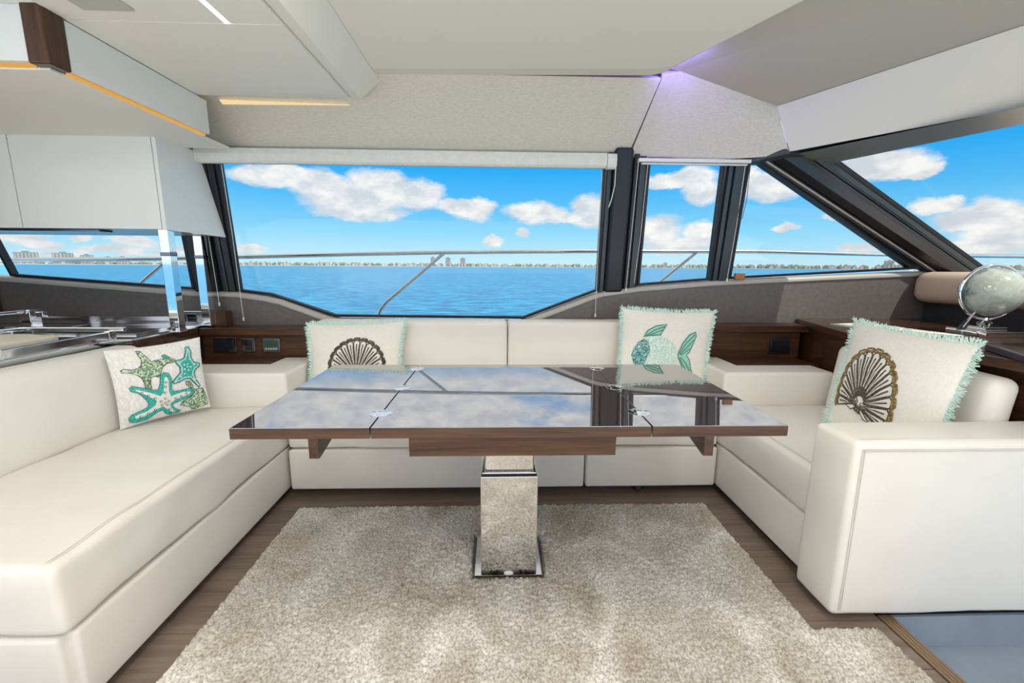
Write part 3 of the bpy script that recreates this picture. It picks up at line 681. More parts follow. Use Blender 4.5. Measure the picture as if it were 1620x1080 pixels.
pad('seat_cushion', (-1.045, 2.05, .256), (.441, 2.50, .435), 'leather', bs, .02, (.003, .003, .008), .05, .003)
pad('seat_cushion', (.449, 2.05, .256), (1.13, 2.50, .435), 'leather', bs, .02, (.003, .003, .008), .05, .003)
pad('backrest', (-1.066, 2.49, .40), (.052, 2.655, .838), 'leather', bs, .022, (.002, .010, .003), .05, .002)
pad('backrest', (.058, 2.49, .40), (1.178, 2.655, .838), 'leather', bs, .022, (.002, .010, .003), .05, .002, None, 9)
lathe('caster', [(.012, 0), (.024, .004), (.024, .018), (.016, .034), (.012, .055)], (.74, 2.085, .0), 'toe_black', bs, 14)
rs = empty('right_sofa', (1.45, 1.7, 0), 'cream leather sofa with wide armrest on the right', 'sofa')
box('plinth', (1.175, 1.30, 0), (1.7, 2.1, .06), 'toe_black', rs)
pad('base_front', (1.135, 1.385, .040), (1.20, 2.09, .262), 'leather', rs, .012, (.002, .002, .002))
rseat = pad('seat_cushion', (1.133, 1.392, .266), (1.74, 2.135, .447), 'leather', rs, .022, (.003, .003, .010), .04, .005, None, 11)
for x in (1.158, 1.166): seam(rs, on_top(rseat, [(x, yy) for yy in np.linspace(1.41, 2.115, 40)]), .0012)
pad('backrest', (1.70, 1.395, .43), (1.81, 2.12, .778), 'leather', rs, .04, (.012, .004, .004), .05, .002, lambda q: (q.x+(q.z-.44)*.12-(.78-q.z)*0, q.y, q.z), 13)
lwall(rs, [(1.182, 2.14), (1.775, 2.14), (1.775, 2.328), (1.35, 2.328), (1.35, 2.545), (1.182, 2.545)])
pad('armrest', (1.098, 1.208, .026), (1.96, 1.388, .637), 'leather', rs, .020, (.002, .004, .003), .06, .002, None, 17)
for dz in (.612, .606): seam(rs, [(x, 1.2055-.004*(1-((x-1.529)/.431)**2)*.1, dz) for x in np.linspace(1.12, 1.94, 16)], .0012)
for dx in (1.120, 1.127): seam(rs, [(dx, 1.2065, z) for z in np.linspace(.05, .61, 12)], .0012)
seam(rs, [(x, 1.2275, .6385) for x in np.linspace(1.12, 1.94, 16)], .0011)

# ------------------------------------------------------------------ rug (uneven cut pile, opening for the table foot)
def make_rug():
    st = .0062; xs = np.arange(-.953, 1.238, st); ys = np.arange(-.15, 1.932, st)
    ok = lambda x, yy: (x < 1.022 or yy < 1.182) and not (-.092 < x < .172 and 1.436 < yy < 1.69)
    nx, ny = len(xs), len(ys); rnd = np.random.RandomState(3)
    jx = rnd.uniform(-.45, .45, (nx, ny))*st; jy = rnd.uniform(-.45, .45, (nx, ny))*st
    zz = .012 + rnd.uniform(0, 1, (nx, ny))**1.5*.0085
    idx = -np.ones((nx, ny), int); V = []; Fc = []
    inside = np.zeros((nx, ny), bool)
    for i in range(nx):
        for j in range(ny): inside[i, j] = ok(xs[i], ys[j])
    pad_ = np.zeros((nx+2, ny+2), bool); pad_[1:-1, 1:-1] = inside
    edge = inside & ~(pad_[:-2, 1:-1] & pad_[2:, 1:-1] & pad_[1:-1, :-2] & pad_[1:-1, 2:] & pad_[:-2, :-2] & pad_[2:, 2:] & pad_[:-2, 2:] & pad_[2:, :-2])
    for i in range(nx):
        for j in range(ny):
            if inside[i, j]:
                lx = noise.noise((xs[i]*5, ys[j]*5, 0))*.0035
                z = .0015 if edge[i, j] else zz[i, j]+lx
                idx[i, j] = len(V); V.append((xs[i]+jx[i, j], ys[j]+jy[i, j], z))
    for i in range(nx-1):
        for j in range(ny-1):
            q = (idx[i, j], idx[i+1, j], idx[i+1, j+1], idx[i, j+1])
            if min(q) >= 0: Fc.append(q)
    o = meshpy('rug', V, Fc, 'rug', None, 180)
    return tag(o, 'beige grey fluffy cut pile rug under the table', 'rug')
make_rug()

# ------------------------------------------------------------------ table
tb = empty('dining_table', (.045, 1.59, 0), 'glossy dark wood folding table on a mirror steel pedestal', 'table')
TY0, TY1 = 1.188, 1.99
box('centre_top', (-.3665, TY0, .666), (.4505, TY1, .700), 'table_lacquer', tb, .002)
box('leaf', (-.766, TY0, .666), (-.3705, TY1, .700), 'table_lacquer', tb, .002)
box('leaf', (.4545, TY0, .666), (.861, TY1, .700), 'table_lacquer', tb, .002)
for x0, x1 in ((-.3665, .4505), (-.766, -.3705), (.4545, .861)):
    box('edge_band', (x0, TY0-.0015, .667), (x1, TY0-.0001, .6985), 'wood_gloss', tb)
box('apron', (-.262, 1.20, .604), (.352, 1.96, .6655), 'wood_gloss', tb, .002)
for x0, x1 in ((-.553, -.525), (.620, .648)):
    solid('bracket', [(x0, 1.20, .6655), (x0, 1.20, .600), (x0, 1.215, .600), (x0, 1.52, .6655)], [(x1, 1.20, .6655), (x1, 1.20, .600), (x1, 1.215, .600), (x1, 1.52, .6655)], 'wood_gloss_y', tb)
for x in (-.3685, .4525):
    for yy in (1.308, 1.60, 1.906):
        h = lathe('hinge', [(.0001, .6992), (.034, .6992), (.034, .7008), (.031, .7013), (.0001, .7013)], (x, yy, 0), 'chrome', tb, 24)
        for dx in (-.017, .017):
            for dy in (-.013, .013): lathe('screw', [(.0001, .7012), (.0042, .7012), (.0035, .7022), (.0001, .7022)], (x+dx, yy+dy, 0), 'steel', h, 10)
box('pedestal_sleeve', (-.064, 1.445, .008), (.145, 1.70, .412), 'chrome', tb, .004, 3)
box('collar', (-.060, 1.449, .4125), (.141, 1.696, .4165), 'gasket', tb)
box('collar_ring', (-.058, 1.451, .4165), (.139, 1.694, .424), 'chrome', tb, .003)
box('pedestal_column', (-.050, 1.459, .424), (.131, 1.686, .604), 'chrome', tb, .010, 4)
box('base_plate', (-.089, 1.4435, .0), (.167, 1.685, .012), 'steel', tb, .002)
bd = lathe('badge', [(.0001, 0), (.0175, 0), (.0175, .003), (.014, .0042), (.0001, .0042)], (.040, 1.4445, .022), 'plastic_white', tb, 20, Matrix.Rotation(math.radians(90), 3, 'X') @ Matrix.Diagonal((1, .5, 1)))

# ------------------------------------------------------------------ cushions
class Cush:
    def __init__(s, name, label, quad, thick, cloth, back=.7, pinch=.07, fringe=True, seed=1):
        s.q = [Vector(p) for p in quad]; s.t = thick; s.pinch = pinch; s.back = back
        BL, BR, TR, TL = s.q
        s.n = ((BR-BL).cross(TL-BL)).normalized()
        if s.n.y > 0 and abs(s.n.y) > .2: s.n = -s.n
        s.c = (BL+BR)/2
        s.e = empty(name, tuple(s.c), label, 'cushion', 'sea life throw cushions'); N = 36
        V = []; Fc = []
        us = [math.sin(math.pi/2*(-1+2*i/N)) for i in range(N+1)]
        for side in (1, -1):
            for j in range(N+1):
                for i in range(N+1): V.append(s.P(us[i], us[j], side, seed))
        n1_ = (N+1)**2
        for j in range(N):
            for i in range(N):
                a = j*(N+1)+i; Fc.append((a, a+1, a+N+2, a+N+1)); Fc.append((n1_+a, n1_+a+N+1, n1_+a+N+2, n1_+a+1))
        o = meshpy('cover', V, Fc, cloth, s.e); bm = bmesh.new(); bm.from_mesh(o.data)
        bmesh.ops.remove_doubles(bm, verts=bm.verts[:], dist=1e-5); bmesh.ops.recalc_face_normals(bm, faces=bm.faces[:]); bm.to_mesh(o.data); bm.free()
        o.data.shade_smooth()
        if fringe: s.fringe(seed)
    def P(s, u, v, side=1, seed=1, off=0.0):
        BL, BR, TR, TL = s.q; k = s.pinch
        uu = u*(1-k*(1-v*v)); vv = v*(1-k*(1-u*u)); a, b = (uu+1)/2, (vv+1)/2
        p = BL*(1-a)*(1-b)+BR*a*(1-b)+TR*a*b+TL*(1-a)*b
        h = (max(0, 1-u*u)*max(0, 1-v*v))**.62
        wr = noise.noise((u*1.6+seed*3.1, v*4.2, seed))*.10*(1-abs(u)*.3)
        t = s.t*h*(1+wr) if side > 0 else s.t*s.back*h
        return p + s.n*(side*t+off)
    def fill(s, name, uv, mat, off=.0016, thick=.0016):
        bm = bmesh.new(); bm.faces.new([bm.verts.new((u, v, 0)) for u, v in uv])
        bmesh.ops.triangulate(bm, faces=bm.faces[:])
        for _ in range(5):
            L = [e for e in bm.edges if e.calc_length() > .09]
            if not L: break
            bmesh.ops.subdivide_edges(bm, edges=L, cuts=1); bmesh.ops.triangulate(bm, faces=bm.faces[:])
        for v in bm.verts: v.co = s.P(max(-.99, min(.99, v.co.x)), max(-.99, min(.99, v.co.y)), 1, s.seed, off)
        bmesh.ops.recalc_face_normals(bm, faces=bm.faces[:])
        if sum((f.normal for f in bm.faces), Vector()).dot(s.n) < 0: bmesh.ops.reverse_faces(bm, faces=bm.faces[:])
        g = bmesh.ops.extrude_face_region(bm, geom=bm.faces[:])
        for v in [x for x in g['geom'] if isinstance(x, bmesh.types.BMVert)]: v.co += s.n*thick
        return frombm(name, bm, mat, s.e, 40)
    seed = 1
    def cords(s, name, lines, r, mat, off=.003, parent=None):
        """several stitched cords joined as one embroidered part"""
        V = []; Fc = []; n = 5
        for ln, closed in lines:
            pts = []
            m = len(ln); L = m if closed else m-1
            for i in range(L):
                a, b = ln[i], ln[(i+1) % m]; k = max(1, int(math.hypot(a[0]-b[0], a[1]-b[1])/.09))
                for q in range(k): pts.append((a[0]+(b[0]-a[0])*q/k, a[1]+(b[1]-a[1])*q/k))
            if not closed: pts.append(ln[-1])
            W = [s.P(max(-.99, min(.99, u)), max(-.99, min(.99, v)), 1, s.seed, off) for u, v in pts]; m = len(W); base = len(V)
            for i in range(m):
                a = W[i-1] if (i or closed) else W[i]; b = W[(i+1) % m] if (i < m-1 or closed) else W[i]
                t = (b-a); t = t.normalized() if t.length > 1e-9 else Vector((1, 0, 0)); x = t.cross(s.n).normalized()
                for k in range(n):
                    an = math.pi*k/(n-1); V.append(W[i] + x*math.cos(an)*r + s.n*(math.sin(an)*r*.8-.002))
            for i in range(m if closed else m-1):
                j = (i+1) % m
                for k in range(n-1): Fc.append((base+i*n+k, base+j*n+k, base+j*n+k+1, base+i*n+k+1))
        return meshpy(name, V, Fc, mat, s.e, 60)
    def beads(s, name, pts, r, mat, off=.004):
        for u, v in pts:
            p = s.P(u, v, 1, s.seed, off); R3 = s.n.to_track_quat('Z', 'Y').to_matrix()
            lathe(name, [(.0001, .0), (r, 0), (r*.85, r*.5), (r*.4, r*.8), (.0001, r*.85)], p, mat, s.e, 8, R3)
    def fringe(s, seed):
        rnd = random.Random(seed); V = []; Fc = []; BL, BR, TR, TL = s.q
        cx = (BL+BR+TR+TL)/4
        for i in range(1100):
            e = rnd.randrange(4); t = rnd.uniform(-1, 1)
            u, v = ((t, -1), (1, t), (t, 1), (-1, t))[e]
            p = s.P(u, v, 1, seed) + s.n*rnd.uniform(-.004, .004)
            q = s.P(u*.9, v*.9, 1, seed) if rnd.random() < .0 else None
            ud = (BR-BL).normalized(); vd = (TL-BL).normalized()
            out = (vd*-1, ud, vd, ud*-1)[e]; tan = (ud, vd, ud, vd)[e]
            if abs(t) > .93: out = (out + (tan*math.copysign(1, t))).normalized()
            d = (out + tan*rnd.uniform(-.6, .6) + s.n*rnd.uniform(-.45, .55)).normalized(); L = rnd.uniform(.013, .027)
            sd = d.cross(s.n).normalized()*.0022; sn = s.n*.0022; b = len(V)
            mid = p + d*L*.55 + s.n*rnd.uniform(-.002, .003); tip = p + d*L + s.n*rnd.uniform(-.004, .004)
            for c_, k in ((p-d*.004, 1.1), (mid, 1.0), (tip, .5)):
                V += [c_-sd*k, c_+sd*k, c_+sn*k]
            for a in (0, 3):
                for k in range(3): Fc.append((b+a+k, b+a+(k+1) % 3, b+a+3+(k+1) % 3, b+a+3+k))
            Fc.append((b+6, b+7, b+8))
        o = meshpy('fringe', V, Fc, 'fringe', s.e); o['kind'] = 'stuff'

UV = {"s1":[[-0.07,0.18],[0.01,0.24],[0.11,0.2],[0.15,0.02],[0.12,-0.24],[0.17,-0.33],[0.37,-0.34],[0.56,-0.33],[0.64,-0.42],[0.59,-0.53],[0.35,-0.61],[0.15,-0.66],[0.09,-0.71],[0.14,-0.82],[0.27,-0.91],[0.24,-0.96],[0.14,-0.95],[0.03,-0.97],[-0.07,-0.89],[-0.13,-0.77],[-0.25,-0.8],[-0.45,-0.93],[-0.68,-0.93],[-0.81,-0.88],[-0.83,-0.79],[-0.78,-0.71],[-0.56,-0.65],[-0.43,-0.6],[-0.41,-0.49],[-0.47,-0.34],[-0.59,-0.17],[-0.72,-0.09],[-0.74,-0.01],[-0.68,0.03],[-0.49,-0.06],[-0.26,-0.18],[-0.17,-0.19],[-0.11,-0.04]],
"s1i":[[-0.0,0.1],[0.05,0.12],[0.08,0.01],[0.05,-0.29],[0.08,-0.44],[0.37,-0.39],[0.55,-0.43],[0.51,-0.49],[0.18,-0.56],[0.04,-0.64],[0.05,-0.75],[0.14,-0.91],[0.09,-0.93],[-0.02,-0.79],[-0.12,-0.67],[-0.26,-0.71],[-0.55,-0.82],[-0.69,-0.82],[-0.71,-0.75],[-0.46,-0.7],[-0.28,-0.6],[-0.24,-0.48],[-0.4,-0.3],[-0.63,-0.1],[-0.62,-0.07],[-0.36,-0.22],[-0.15,-0.37],[-0.07,-0.29]],
"s2":[[-0.42,0.92],[-0.35,0.9],[-0.27,0.74],[-0.2,0.59],[-0.02,0.6],[0.19,0.61],[0.32,0.54],[0.29,0.48],[0.11,0.47],[0.01,0.39],[-0.04,0.27],[-0.11,0.14],[-0.2,0.2],[-0.27,0.17],[-0.31,0.01],[-0.3,-0.12],[-0.35,-0.14],[-0.42,-0.11],[-0.42,0.04],[-0.45,0.19],[-0.52,0.29],[-0.67,0.38],[-0.81,0.41],[-0.82,0.46],[-0.76,0.49],[-0.61,0.44],[-0.48,0.46],[-0.41,0.52],[-0.37,0.66],[-0.41,0.81]],
"s3":[[0.61,0.81],[0.68,0.82],[0.73,0.68],[0.71,0.51],[0.76,0.37],[0.91,0.3],[0.9,0.21],[0.8,0.17],[0.73,0.08],[0.74,-0.11],[0.83,-0.32],[0.79,-0.37],[0.7,-0.24],[0.59,-0.06],[0.47,-0.05],[0.31,-0.11],[0.18,-0.12],[0.16,-0.07],[0.25,0.03],[0.38,0.15],[0.39,0.3],[0.32,0.44],[0.31,0.51],[0.45,0.5],[0.53,0.53],[0.59,0.68]],
"s4":[[0.48,-0.12],[0.57,-0.13],[0.62,-0.25],[0.65,-0.4],[0.8,-0.4],[0.88,-0.41],[0.92,-0.56],[0.94,-0.76],[0.94,-0.89],[0.77,-0.92],[0.61,-0.96],[0.53,-0.95],[0.51,-0.87],[0.37,-0.8],[0.27,-0.75],[0.35,-0.67],[0.57,-0.56],[0.66,-0.48],[0.59,-0.35],[0.48,-0.21]],
"s5":[[0.05,0.7],[0.12,0.72],[0.23,0.6],[0.14,0.6],[0.07,0.65]],
"b1":[[0.02,-0.03],[-0.01,-0.15],[-0.04,-0.31],[-0.05,-0.47],[-0.15,-0.52],[-0.06,-0.59],[0.02,-0.56],[-0.14,-0.63],[-0.02,-0.66],[-0.27,-0.4],[-0.4,-0.3],[-0.52,-0.19],[0.18,-0.53],[0.31,-0.5],[0.44,-0.46],[-0.29,-0.71],[-0.44,-0.77],[-0.59,-0.8],[0.02,-0.79],[0.08,-0.9]],
"b3":[[0.67,0.46],[0.42,0.41],[0.6,0.34],[0.75,0.29],[0.51,0.34],[0.66,0.25],[0.58,0.27],[0.5,0.22],[0.59,0.17],[0.67,0.02],[0.48,0.1],[0.38,0.03],[0.74,-0.11]],
"head":[[-0.81,-0.22],[-0.78,-0.06],[-0.7,0.11],[-0.57,0.22],[-0.47,0.13],[-0.42,-0.11],[-0.45,-0.21],[-0.49,-0.35],[-0.52,-0.51],[-0.53,-0.6],[-0.63,-0.59],[-0.74,-0.43]],
"body":[[-0.55,0.22],[-0.44,0.29],[-0.23,0.31],[-0.0,0.21],[0.15,0.03],[0.25,-0.15],[0.23,-0.37],[0.07,-0.57],[-0.11,-0.63],[-0.31,-0.64],[-0.5,-0.61],[-0.5,-0.49],[-0.47,-0.35],[-0.43,-0.21],[-0.41,-0.11],[-0.46,0.14]],
"fin":[[-0.57,0.27],[-0.49,0.44],[-0.31,0.57],[-0.07,0.63],[-0.14,0.49],[-0.21,0.33],[-0.33,0.32],[-0.48,0.3]],
"tail":[[0.23,-0.17],[0.32,0.12],[0.46,0.35],[0.61,0.44],[0.63,0.34],[0.57,0.11],[0.5,-0.11],[0.44,-0.19],[0.53,-0.32],[0.6,-0.55],[0.67,-0.7],[0.66,-0.78],[0.51,-0.69],[0.35,-0.46],[0.26,-0.28]],
"lfin":[[-0.43,-0.66],[-0.15,-0.65],[0.0,-0.85],[-0.2,-0.81]]}

c1 = Cush('starfish_cushion', 'white woven cushion with green and teal starfish on left sofa', [(-1.625, 1.808, .455), (-1.411, 2.07, .470), (-1.437, 2.09, .814), (-1.665, 1.831, .797)], .050, 'linen_white', .35, .05, False, 1); c1.seed = 1
c1.fill('green_starfish', UV['s2'], 'green_speck'); c1.fill('green_starfish', UV['s4'], 'green_speck'); c1.fill('teal_starfish', UV['s3'], 'teal'); c1.fill('teal_leaf', UV['s5'], 'teal')
c1.fill('teal_starfish', UV['s1'], 'teal', .0026); c1.fill('pale_starfish_core', UV['s1i'], 'pale_thread', .0046)
c1.cords('outline_stitching', [(UV[k], True) for k in ('s1', 's2', 's3', 's4', 's5')], .0017, 'outline_thread', .0042)
c1.cords('white_border_stitching', [(inset(UV['s3'], .045), True)], .0022, 'pale_thread', .0042)
c1.beads('ring_bead', UV['b1'], .0052, 'outline_thread', .006); c1.beads('bead_core', UV['b1'], .0034, 'pale_thread', .0085); c1.beads('bead', UV['b3'], .0038, 'pale_thread', .0035)

def shell(c, cx, cy, sx_, sy_, ang, n=15, rim_mat='gold_thread'):
    """scallop: petals fanning from a hinge, scalloped rim, two wings"""
    ca, sa = math.cos(ang), math.sin(ang)
    T = lambda x, yy: (cx+(x*ca-yy*sa)*sx_, cy+(x*sa+yy*ca)*sy_)
    dark = []; light = []; rim = []
    span = math.radians(118)
    for i in range(n):
        th = -span + 2*span*i/(n-1); a = math.pi/2 - th*.88
        R = .93+.07*math.cos(th); R = R*(1-.12*(abs(th)/span)**2)
        wv = span*.80/(n-1); r0 = .16
        tip = [(R-.05, -wv), (R, -wv*.45), (R+.012, 0), (R, wv*.45), (R-.05, wv)]
        lp = [(r0, -.10*wv)]+[(rr, d) for rr, d in tip]+[(r0, .10*wv)]
        pol = lambda rr, d: T(rr*math.cos(a+d), rr*math.sin(a+d)+.0)
        dark.append(([pol(rr, d) for rr, d in lp], False))
        light.append(([pol(r0+.10, 0), pol(.55, .28*wv), pol(R-.06, .30*wv)], False)); light.append(([pol(.34, -.25*wv), pol(.6, -.34*wv), pol(R-.08, -.38*wv)], False))
        dark.append(([pol(r0+.06, .0), pol(R-.10, .0)], False))
        for d in (-1.2, -.6, 0, .6, 1.2): rim.append(pol(R+.055+(.022 if abs(d) < .9 else -.012), d*wv))
    c.fill('shell_ground', [T(0, -.02)] + rim, 'pale_thread', .0012, .0012)
    c.cords('shell_ribs', dark, .0032, 'brown_thread', .0042); c.cords('shell_highlights', light, .0014, 'pale_thread', .0058)
    c.cords('scalloped_rim', [(rim, False)], .0048, rim_mat, .0046)
    for sgn in (-1, 1):
        wg = [T(sgn*.05, .05), T(sgn*.20, .12), T(sgn*.42, .06), T(sgn*.44, -.14), T(sgn*.22, -.16), T(sgn*.06, -.06)]
        c.fill('shell_wing', wg, 'pale_thread', .0014); c.cords('wing_stitching', [(wg, True)]+[([T(sgn*.08, .03-.02*q), T(sgn*.40, .05-.055*q)], False) for q in range(4)], .0026, 'brown_thread', .0042)
    c.cords('hinge_stitching', [([T(-.13, -.05), T(.13, -.05)], False), ([T(-.13, -.11), T(.13, -.11)], False), ([T(-.06, .0), T(-.06, -.14)], False), ([T(.0, .0), T(.0, -.14)], False), ([T(.06, .0), T(.06, -.14)], False)], .0035, 'brown_thread', .0044)

c2 = Cush('shell_cushion', 'white fringed cushion with dark scallop shell left on the back sofa', [(-1.04, 2.34, .47), (-.558, 2.34, .484), (-.533, 2.45, .847), (-1.078, 2.45, .827)], .060, 'linen', .45, .06, True, 2); c2.seed = 2
shell(c2, .10, -.62, .70, 1.06, 0, 17, 'brown_thread')
c3 = Cush('fish_cushion', 'white fringed cushion with a teal beaded fish', [(.669, 2.32, .50), (1.161, 2.32, .49), (1.249, 2.44, .904), (.713, 2.44, .924)], .060, 'linen', .45, .05, True, 3); c3.seed = 3
c3.fill('fish_body', UV['body'], 'mint_bead'); c3.fill('fish_head', UV['head'], 'teal_bead', .0024); c3.fill('back_fin', UV['fin'], 'mint_thread'); c3.fill('tail_fin', UV['tail'], 'mint_thread'); c3.fill('belly_fin', UV['lfin'], 'mint_thread')
c3.cords('fish_outline', [(UV['fin'], True), (UV['tail'], True), ([(-.55, .28), (-.35, .45), (-.10, .57)], False), ([(-.50, .29), (-.33, .38), (-.15, .47)], False), ([(.26, -.16), (.40, .12), (.60, .38)], False), ([(.28, -.18), (.44, .02), (.57, .22)], False), ([(.30, -.20), (.42, -.10), (.50, -.02)], False), ([(.28, -.28), (.42, -.50), (.62, -.73)], False), ([(.30, -.26), (.46, -.42), (.58, -.60)], False)], .0034, 'green_thread', .0044)
c3.beads('eye_bead', [(-.66, .0)], .0085, 'pale_thread', .005)
c4 = Cush('shell_cushion', 'large fringed white cushion with gold brown scallop on right sofa', [(1.50, 1.825, .478), (1.56, 1.41, .470), (1.69, 1.428, .900), (1.69, 1.969, .913)], .065, 'linen', .35, .05, True, 4); c4.seed = 4
shell(c4, -.28, -.58, .68, 1.04, -.24, 16)

# ------------------------------------------------------------------ blinds and cords
b1_ = empty('roller_blind', (-.5, 2.58, 1.76), 'long pale fabric roller blind rolled up over the main window', 'blind')
prism('roll', [(2.555, 1.792), (2.548, 1.76), (2.552, 1.725), (2.566, 1.713), (2.60, 1.715), (2.612, 1.73), (2.618, 1.792)], 'x', -1.672, .615, 'blind', b1_, .003)
prism('end_cap', [(2.553, 1.79), (2.546, 1.76), (2.550, 1.722), (2.564, 1.709), (2.602, 1.711), (2.614, 1.73), (2.618, 1.79)], 'x', .617, .672, 'blind', b1_, .004)
b2_ = empty('roller_blind', (1.1, 2.59, 1.76), 'slim white blind cassette over the narrow upright window', 'blind')
box('cassette', (.80, 2.565, 1.752), (1.455, 2.60, 1.772), 'plastic_white', b2_, .004); box('lower_bar', (.82, 2.575, 1.740), (1.44, 2.595, 1.748), 'plastic_white', b2_, .003)
def cord(pts, lab, mat='cord', weight=True, r=.0018):
    e = empty('blind_cord', tuple(pts[-1]), lab, 'cord', 'blind cords')
    tube('string', pts, r, mat, e, 5)
    if weight:
        p = Vector(pts[-1]); lathe('weight', [(.003, .0), (.0055, .003), (.0055, .018), (.002, .024)], (p.x, p.y, p.z-.02), 'plastic_white', e, 10)
cord([(-1.70, 2.585, 1.76), (-1.69, 2.63, 1.33), (-1.685, 2.652, .93)], 'thin white blind cord hanging to the wooden block')
cord([(-1.555, 2.60, 1.71), (-1.552, 2.63, 1.33), (-1.55, 2.652, .84)], 'thin white blind cord along the left edge of main window')
cord([(.600, 2.60, 1.71), (.602, 2.63, 1.2), (.605, 2.652, .87)], 'thin white blind cord ending just above the back sofa')
cord([(.80, 2.57, 1.75), (.79, 2.60, 1.35), (.788, 2.645, 1.03)], 'white blind cord running down the wide mullion pillar')
cord([(.86, 2.585, 1.75), (.846, 2.60, 1.35), (.840, 2.655, 1.06)], 'white blind cord at the left edge of the narrow window', weight=False)
cord([(1.425, 2.575, 1.75), (1.42, 2.60, 1.4), (1.418, 2.648, 1.09)], 'white blind cord running down the second mullion')
cord([(.668, 2.56, 1.72), (.667, 2.56, 1.62), (.652, 2.565, 1.54), (.640, 2.57, 1.50)], 'short white blind cord hanging off the blind end cap', weight=False, r=.003)
cord([(1.452, 2.57, 1.745), (1.452, 2.575, 1.55), (1.440, 2.58, 1.45), (1.425, 2.58, 1.43), (1.41, 2.58, 1.46), (1.418, 2.58, 1.52)], 'dark looped cord by the triangular window', 'cord_dark', False)
tag(box('wooden_block', (1.47, 2.648, 1.088), (1.53, 2.672, 1.125), 'orange_wood', None, .003), 'tiny orange wooden block on the sill by the triangular window', 'block')

# ------------------------------------------------------------------ console ornaments
GX, GY, GR = 2.40, 2.03, .118; GZ = 1.05
gb = empty('globe', (GX, GY, .842), 'silver desk globe on a chrome stand', 'globe')
tilt = Matrix.Rotation(math.radians(-24), 3, 'Y')
lathe('sphere', [(max(.0001, GR*math.cos(t)), GR*math.sin(t)) for t in np.linspace(-math.pi/2, math.pi/2, 25)], (GX, GY, GZ), 'globe_map', gb, 40, tilt)
bpy.context.view_layer.update()
vd = (EYE-Vector((GX, GY, GZ))).normalized(); rt = vd.cross(Vector((0, 0, 1))).normalized(); upv = rt.cross(vd)
ringp = [Vector((GX, GY, GZ)) + (Vector((1, -.2, 0)).normalized()*math.cos(a)+Vector((0, 0, 1))*math.sin(a))*(GR+.012) for a in np.linspace(0, 2*math.pi, 48, endpoint=False)]
tube('meridian_ring', ringp, .0075, 'chrome', gb, 8, True)
lathe('neck', [(.022, .0), (.026, .01), (.016, .02), (.030, .03), (.030, .04), (.012, .052), (.010, .066)], (GX, GY, GZ-GR-.072), 'chrome', gb)
box('stand_block', (GX-.055, GY-.055, .868), (GX+.055, GY+.055, .884), 'chrome', gb, .003)
box('stand_base', (GX-.095, GY-.095, .842), (GX+.095, GY+.095, .868), 'chrome', gb, .004)
ax = (Vector((-.62, -.1, -.78))).normalized(); gc = Vector((GX, GY, GZ))
tube('arrow_shaft', [gc+ax*(GR+.004), gc+ax*(GR+.10)], .006, 'steel', gb)
for s_ in (-1, 1):
    p = gc+ax*(GR+.055); q = gc+ax*(GR+.118); sd = Vector((.78, 0, -.62))*s_*.017
    solid('arrow_feather', [p+Vector((0, .003, 0)), q+Vector((0, .003, 0)), q+sd+ax*.012+Vector((0, .003, 0)), p+sd+ax*.012+Vector((0, .003, 0))], [p-Vector((0, .003, 0)), q-Vector((0, .003, 0)), q+sd+ax*.012-Vector((0, .003, 0)), p+sd+ax*.012-Vector((0, .003, 0))], 'steel', gb)
tr = empty('console_tray', (2.0, 1.4, .842), 'dark navy edged mirror tray on the console', 'tray')
tp = [(1.945, 1.63), (1.78, 1.33), (2.25, 1.10), (2.42, 1.42)]
prism('rim', tp, 'z', .843, .866, 'tray_navy', tr, .003); prism('mirror', inset(tp, .02), 'z', .866, .868, 'mirror_top', tr)
fx, fy, fz = 2.30, 1.72, .885
fs = empty('fish_figurine', (fx, fy, .842), 'small yellow and blue painted fish figurine beside the globe', 'figurine')
pr = [(.004, -.11), (.016, -.095), (.024, -.06), (.030, -.01), (.026, .04), (.014, .085), (.006, .11)]
lathe('body', pr, (fx+.1, fy, fz+.012), 'fish_paint', fs, 16, Matrix.Rotation(math.radians(78), 3, 'Y'))
solid('tail', [(fx+.20, fy-.003, fz-.01), (fx+.27, fy-.003, fz-.05), (fx+.26, fy-.003, fz+.02)], [(fx+.20, fy+.003, fz-.01), (fx+.27, fy+.003, fz-.05), (fx+.26, fy+.003, fz+.02)], 'fish_paint', fs)
box('foot', (fx+.07, fy-.03, .842), (fx+.14, fy+.03, .868), 'mirror_top', fs, .004); lathe('eye', [(.0001, -.004), (.005, -.004), (.005, .004), (.0001, .004)], (fx+.022, fy-.019, fz+.002), 'gasket', fs, 10, Matrix.Rotation(math.radians(90), 3, 'X'))

# ------------------------------------------------------------------ guard rail outside
gr = empty('guard_rail', (0, 3.4, .5), 'stainless steel guard rail outside the windows', 'railing')
rp = [(-6.0, 3.4, 1.165), (-3.735, 3.4, 1.181), (-2.6, 3.4, 1.196), (-1.87, 3.4, 1.218), (-1.1, 3.4, 1.243), (-.43, 3.4, 1.261), (.2, 3.4, 1.272), (.8, 3.4, 1.280), (2.05, 3.4, 1.285), (3.3, 3.4, 1.268), (5.2, 3.1, 1.25)]
tube('top_rail', rp, .0155, 'rail_steel', gr, 10)
for t, m_, b in (((-.416, 1.258), (-.92, .84), (-.952, .45)), ((1.563, 1.280), (1.06, .86), (1.03, .45)), ((-2.50, 1.196), (-2.95, .84), (-2.98, .45)), ((3.45, 1.262), (3.0, .86), (2.97, .45))):
    tube('stanchion', [(t[0], 3.4, t[1]), (t[0]+(m_[0]-t[0])*.9, 3.4, t[1]+(m_[1]-t[1])*.9), (m_[0], 3.4, m_[1]-.02), (b[0]+.003, 3.4, m_[1]-.09), (b[0], 3.4, b[1])], .0125, 'rail_steel', gr, 8)

